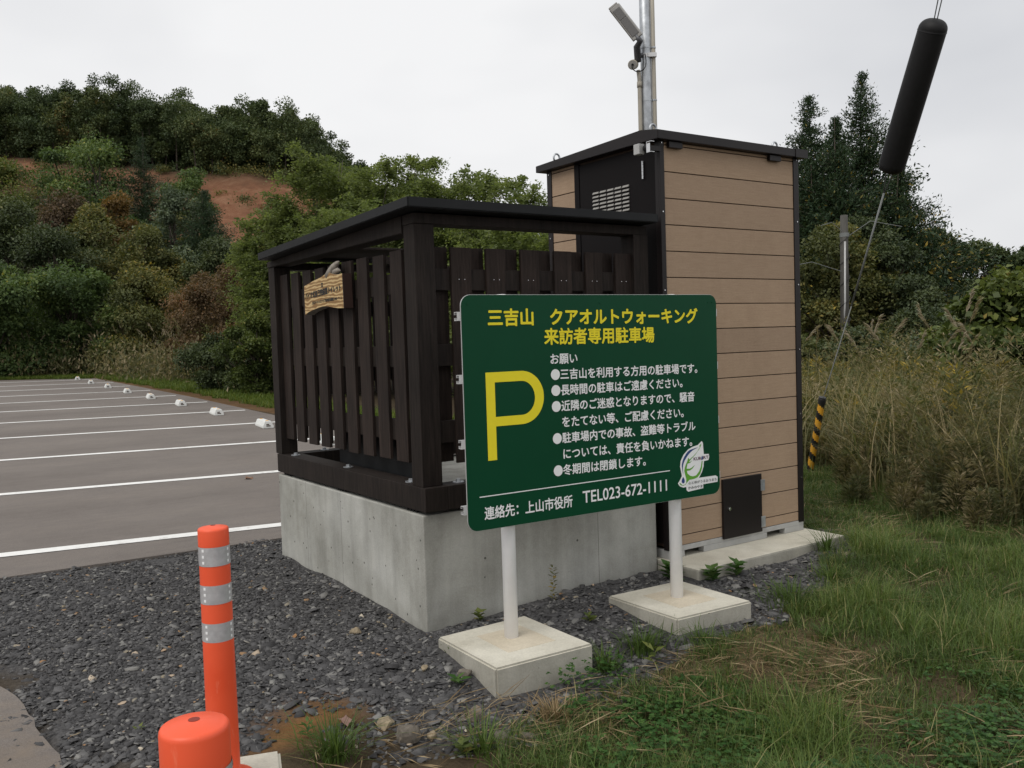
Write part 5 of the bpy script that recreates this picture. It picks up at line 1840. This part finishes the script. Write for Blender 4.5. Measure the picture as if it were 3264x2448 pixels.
# --- slate gravel: many flat chips
def chips():
    r = np.random.default_rng(200)
    x, y = scatter([p_ for p_ in GRAVEL if p_[0] > -29] + [(-4.2, 2.36), (-4.2, .83)], 6200, r)
    xs_, ys_ = scatter([(-1.85, .95), (-1.82, -.5), (-1.70, -.9), (-1.4, .95)], 900, r)
    k = r.random(len(xs_)) < sm((xs_ + 1.82) / .2) ** 2
    xs_, ys_ = xs_[k], ys_[k]
    x, y = np.concatenate([x, xs_]), np.concatenate([y, ys_])
    x2, y2 = scatter([(-1.1, -.7), (-.6, -.7), (.0, -.8), (.5, -.82), (.5, -1.1), (-.1, -1.25), (-.6, -1.15)], 2400, r)
    x, y = np.concatenate([x, x2]), np.concatenate([y, y2])
    k = clear_of_blocks(x, y) & (y < 2.33)
    oc = inpoly(x + (vnoise(x, y, 8, 13) - .5) * .12, y + (vnoise(x, y, 8, 14) - .5) * .12, OCHRE)
    k &= ~(oc & (r.random(len(x)) < .86))
    x, y = x[k], y[k]
    n = len(x)
    s_ = np.exp(r.normal(math.log(.0096), .46, n))
    s_ = np.clip(s_ * np.interp(y, [-1, .3, 2.3], [1.25, 1.0, .85]), .005, .042)
    # a seven sided flat stone: top polygon split in quads plus sides
    m_ = 6
    ang = np.sort(r.uniform(0, 1.0, (n, m_)) + np.arange(m_) * 1.047, axis=1)
    rad = r.uniform(.5, 1.25, (n, m_))
    el = r.uniform(.45, 1.0, n)
    px = rad * np.cos(ang)
    py = rad * np.sin(ang) * el[:, None]
    th = r.uniform(.06, .20, n)
    loc = np.stack([px, py, np.zeros((n, m_))], -1) * s_[:, None, None]
    topv = loc * r.uniform(.72, .98, (n, 1, 1)) + np.array([0, 0, 1.0]) * (s_ * th)[:, None, None]
    botv = loc - np.array([0, 0, 1.0]) * (s_ * th)[:, None, None]
    allv = np.concatenate([topv, botv], 1)
    rx, ry_ = r.normal(0, .27, n), r.normal(0, .27, n)
    rz = r.uniform(0, 6.28, n)
    cx, sx_, cy, sy_, cz, sz_ = np.cos(rx), np.sin(rx), np.cos(ry_), np.sin(ry_), np.cos(rz), np.sin(rz)
    X_, Y_, Z_ = allv[..., 0], allv[..., 1], allv[..., 2]
    Y1 = Y_ * cx[:, None] - Z_ * sx_[:, None]
    Z1 = Y_ * sx_[:, None] + Z_ * cx[:, None]
    X1 = X_ * cy[:, None] + Z1 * sy_[:, None]
    Z2 = -X_ * sy_[:, None] + Z1 * cy[:, None]
    X2 = X1 * cz[:, None] - Y1 * sz_[:, None]
    Y2 = X1 * sz_[:, None] + Y1 * cz[:, None]
    zb = ground(x, y) + (vnoise(x, y, 3.1, 1) - .5) * .020 + (vnoise(x, y, 9, 2) - .5) * .012 + s_ * th * .3 + r.uniform(-.002, .006, n)
    Vv = np.stack([X2 + x[:, None], Y2 + y[:, None], Z2 + zb[:, None]], -1).reshape(-1, 3)
    b0 = np.arange(n)[:, None] * (2 * m_)
    q = [[0, 1, 2, 3], [0, 3, 4, 5]] + [[i, m_ + i, m_ + (i + 1) % m_, (i + 1) % m_] for i in range(m_)]
    Q = (b0[:, None, :] + np.array(q)[None]).reshape(-1, 4)
    va = r.random(n) * .93
    va = np.where(r.random(n) < .022, r.uniform(.93, 1, n), va)
    o = quads('gravel', Vv, MT['chips'], np.repeat(va, len(q)), Q=Q)
    tag(o, 'loose dark grey slate chips around the concrete base', 'gravel', None, 'stuff')


chips()

# --- verge beside the lot
r = np.random.default_rng(300)
x, y = scatter([(3.5, 5), (5.0, 5), (5.2, 18), (5.6, 30), (4.6, 32.5), (1, 33.6), (-6, 35.2), (-6, 34.2), (1, 31.2), (3.8, 29.6), (3.95, 18), (3.8, 10)], 1300, r)
n = len(x)
V, s_ = blades(x, y, ground(x, y) - .02, r.uniform(.06, .2, n), r.uniform(0, 6.28, n), r.uniform(.2, 1, n), r.uniform(.008, .02, n), r, 2)
tag(quads('verge_grass', V, LEAF['verge'], np.repeat(r.random(n), s_)), 'bright green grass strip along the far right side of the lot', 'grass', None, 'stuff')


# --- tall weeds on the right and the dry growth behind the lot
def fan(d0, d1, q0, q1, n, r):
    d_ = np.sqrt(r.uniform(d0 ** 2, d1 ** 2, n))
    l_ = d_ * r.uniform(q0, q1, n)
    return -2.005 + .5655 * d_ + .8247 * l_, -3.683 + .8247 * d_ - .5655 * l_, d_


def bushy(n, r, d0, d1, q0, q1, h0, h1, name, label, mat, per=130, leaf=.05, wd=.28, tone=(.1, .8), keep=None):
    x, y, d_ = fan(d0, d1, q0, q1, n, r)
    q_ = ((x + 2.005) * .8247 - (y + 3.683) * .5655) / d_
    k = (d_ > np.interp(q_, [.28, .33, .40, .5, .62, .75], [8.3, 6.9, 6.3, 5.7, 5.2, 5.0]) + (vnoise(x, y, 1.3, 77) - .5) * .7) & (y < 6.5)
    hq = np.interp(q_, [.30, .345, .37, .42, .5], [.25, .30, .42, .75, 1.0])
    hq = np.where(d_ > 8.6, 1.0, hq)
    k &= ~((q_ < .365) & (d_ < 8.4))
    dm_ = np.interp(q_, [.28, .33, .40, .5, .62, .75], [8.3, 6.9, 6.3, 5.7, 5.2, 5.0])
    hq = hq * .9 * np.interp(d_ - dm_, [-.5, .2, 1.3], [.35, .5, 1.0])
    if keep is not None:
        k &= keep(x, y)
    x, y, hq = x[k], y[k], hq[k]
    V, va = [], []
    for i in range(len(x)):
        H = r.uniform(h0, h1) * (.55 + .9 * float(vnoise(x[i], y[i], .9, 51))) * hq[i]
        m_ = int(per * r.uniform(.7, 1.2))
        lean = r.normal(size=2) * .18
        t = r.uniform(.02, 1, m_) ** .8
        ph = r.uniform(0, 6.28, m_)
        rr = H * .30 * (1 - t) ** .6 * r.uniform(.1, 1, m_) + .015
        pos = np.stack([x[i] + lean[0] * t * H + rr * np.cos(ph), y[i] + lean[1] * t * H + rr * np.sin(ph), gz(x[i], y[i]) + H * t], 1)
        A = np.stack([np.cos(ph), np.sin(ph), r.uniform(.1, 1.3, m_)], 1)
        lv = leaf * r.uniform(.6, 1.4, m_)
        V.append(leaf_quads(pos, A, r.normal(size=(m_, 3)) + np.array([0, 0, .8]), lv, lv * wd, .08))
        va.append(np.clip(r.uniform(*tone) + r.normal(size=m_) * .13, 0, 1))
        # stem
        V.append(np.array([[x[i] - .003, y[i], gz(x[i], y[i])], [x[i] + .003, y[i], gz(x[i], y[i])], [x[i] + lean[0] * H + .002, y[i] + lean[1] * H, gz(x[i], y[i]) + H], [x[i] + lean[0] * H - .002, y[i] + lean[1] * H, gz(x[i], y[i]) + H]]))
        va.append(np.array([.3]))
    tag(quads(name, np.concatenate(V), LEAF[mat], np.concatenate(va)), label, 'weeds', None, 'stuff')


r = np.random.default_rng(400)
bushy(560, r, 5.0, 8.6, .31, .74, .35, .95, 'mugwort_weeds', 'dense brownish green weeds at the edge of the grass on the right', 'weed', 300, .042, .2)
bushy(520, r, 7.0, 13, .28, .74, .5, 1.0, 'green_weeds', 'tall green weeds behind the brownish ones on the right', 'olive', 150, .06, .3, (.2, .9))
bushy(300, r, 7.5, 15, .28, .74, .7, 1.2, 'dry_weeds', 'dry brown weed stems among the seed plumes on the right', 'weed', 150, .055, .16, (.5, 1))
x, y, d_ = fan(5.4, 13, .30, .74, 3600, r)
q_ = ((x + 2.005) * .8247 - (y + 3.683) * .5655) / d_
k = (d_ > np.interp(q_, [.28, .33, .40, .5, .62, .75], [8.3, 8.3, 6.9, 6.1, 5.6, 5.4])) & ~((q_ < .365) & (d_ < 8.4)) & (r.random(len(x)) < sm((vnoise(x, y, .8, 91) - .2) / .4))
x, y = np.repeat(x[k], 5), np.repeat(y[k], 5)
n = len(x)
x, y = x + r.normal(size=n) * .05, y + r.normal(size=n) * .05
V, s_ = blades(x, y, ground(x, y), r.uniform(.45, 1.2, n), r.uniform(0, 6.28, n), r.uniform(.2, 1.1, n), r.uniform(.006, .013, n), r, 4)
tag(quads('reeds', V, LEAF['reed'], np.repeat(np.clip(r.normal(.55, .28, n), 0, 1), s_)), 'arching pale reed blades standing among the weeds on the right', 'reeds', None, 'stuff')


def pampas(label, x, y, H, seed, plumes, group, nb=90, wd=.013):
    r = np.random.default_rng(seed)
    z0 = gz(x, y)
    t = thing('pampas_grass', label, 'pampas grass', (x, y, z0), 0, group)
    a = r.uniform(0, 6.28, nb)
    q = np.abs(r.normal(0, .09, nb))
    V, s_ = blades(q * np.cos(a), q * np.sin(a), np.zeros(nb), H * r.uniform(.5, 1.0, nb), a + r.normal(size=nb) * .3, r.uniform(.3, 1.0, nb), wd * r.uniform(.6, 1.2, nb), r, 5)
    quads('blades', V, LEAF['reed'], np.repeat(np.clip(r.normal(.5, .25, nb), 0, 1), s_), t)
    for k in range(plumes):
        ph = r.uniform(0, 6.28)
        bx_ = r.normal(size=2) * .06
        h = H * r.uniform(.95, 1.25)
        lean = np.array([math.cos(ph), math.sin(ph), 0]) * r.uniform(.1, .32) * h
        tip = np.array([bx_[0], bx_[1], h]) + lean
        st_ = [np.array([bx_[0], bx_[1], 0]) + lean * u_ ** 2 + np.array([0, 0, h * u_]) for u_ in (0, .35, .7, 1)]
        V, va = [], []
        for i in range(3):
            A, B_ = st_[i], st_[i + 1]
            w_ = np.array([.003, 0, 0])
            V.append(np.array([A - w_, A + w_, B_ + w_, B_ - w_])); va.append([.1])
        m_ = 60
        u_ = r.uniform(0, 1, m_)
        dr = unit(lean + np.array([0, 0, .35 * h]))
        drop_ = unit(lean + np.array([0, 0, -.12 * h]))
        pos = tip[None] + dr[None] * (u_ * .24)[:, None] * H
        A = dr[None] * .8 + drop_[None] * (.2 + u_[:, None] * .5) + r.normal(size=(m_, 3)) * .12
        lv = H * r.uniform(.05, .11, m_)
        V.append(leaf_quads(pos, A, r.normal(size=(m_, 3)), lv, lv * .085 + .001, .1))
        va.append(r.uniform(.2, 1, m_))
        quads('plume', np.concatenate(V), LEAF['plume'], np.concatenate([np.ravel(v_) for v_ in va]), t)
    return t


PAM = [(8.35, 2.15, 1.42, 3, 'tallest seed plumes standing in front of the large leaved bush'), (7.2, 2.0, 1.05, 4, 'arching seed plumes low before the large leaved bush'), (7.7, 2.75, 1.15, 3, 'seed plumes left of the tallest ones'),
       (8.6, 3.6, 1.15, 4, 'upright seed plumes in the middle of the right weeds'), (7.0, 3.2, 1.05, 3, 'plumed grass clump right of the old pole foot'), (6.2, 2.7, .95, 3, 'plumed grass clump directly below the old pole'),
       (7.9, 4.4, 1.15, 3, 'plumed grass beside the guy wire foot'), (6.6, 1.3, .95, 4, 'dry plumed clump at the right edge above the brownish weeds'), (9.3, 3.0, 1.2, 3, 'seed plumes in front of the dark thicket'),
       (5.9, 3.5, .9, 2, 'plumed grass close to the cabin corner'), (7.5, 1.3, 1.1, 3, 'drooping plumes farthest to the right')]
for i, (x, y, H, k_, lb) in enumerate(PAM):
    pampas(lb, x, y, H * .93, 500 + i, max(2, k_ - 1), 'plumed grass clumps on the right')
LEFTP = [(4.3, 31.6), (5.0, 31.0), (5.7, 30.2), (6.2, 29.0), (5.6, 28.2), (3.2, 32.4), (2.2, 32.8), (6.0, 26.2), (5.5, 24.4), (6.6, 30.6), (4.8, 32.6), (5.4, 21.2)]
for i, (x, y) in enumerate(LEFTP):
    lb = ['dry plumed grass behind the farthest wheel stop', 'dry plumed grass right of the farthest wheel stop', 'brown plumed grass at the corner of the lot', 'brown plumed grass before the yellow flecked shrub', 'low plumed grass on the verge past the lot corner', 'dry plumed grass below the bright green shrub',
          'dry plumed grass between vine shrub and bright green shrub', 'plumed grass left of the large reddish brown shrub', 'plumed grass in front of the large reddish brown shrub', 'tall brown plumed grass behind the lot corner', 'tall dry plumed grass under the dark slope trees', 'plumed grass at the foot of the large reddish brown shrub'][i]
    pampas(lb, x, y, 1.15 + .25 * math.sin(i * 2.1), 560 + i, 5, 'dry grass clumps behind the lot', 130, .028)
# dry undergrowth filling the far side of the lot
r = np.random.default_rng(450)
V, va = [], []
x = r.uniform(-8, 8.5, 1500)
y = r.uniform(16, 38, 1500)
edge = np.interp(x, [-30, 1, 3.7, 4.6], [35.6, 32.0, 30.6, 22.0])
k = (y > edge) & ((x < 4.6) | (x > 4.9)) | (x > 5.2)
x, y = x[k], y[k]
for i in range(len(x)):
    m_ = 60
    H = r.uniform(.4, 1.3)
    d3 = r.normal(size=(m_, 3)) * np.array([.32, .32, .25])
    pos = np.array([x[i], y[i], gz(x[i], y[i])]) + d3 + np.array([0, 0, H * .5]) * r.uniform(0, 1.6, (m_, 1))
    A = r.normal(size=(m_, 3)) * .6 + np.array([0, 0, .9])
    lv = r.uniform(.08, .22, m_)
    V.append(leaf_quads(pos, A, r.normal(size=(m_, 3)), lv, lv * .3))
    va.append(np.clip(r.uniform(.1, .9) + r.normal(size=m_) * .15, 0, 1))
tag(quads('undergrowth', np.concatenate(V), LEAF['weed'], np.concatenate(va)), 'dry brown undergrowth between the shrubs behind the lot', 'undergrowth', None, 'stuff')
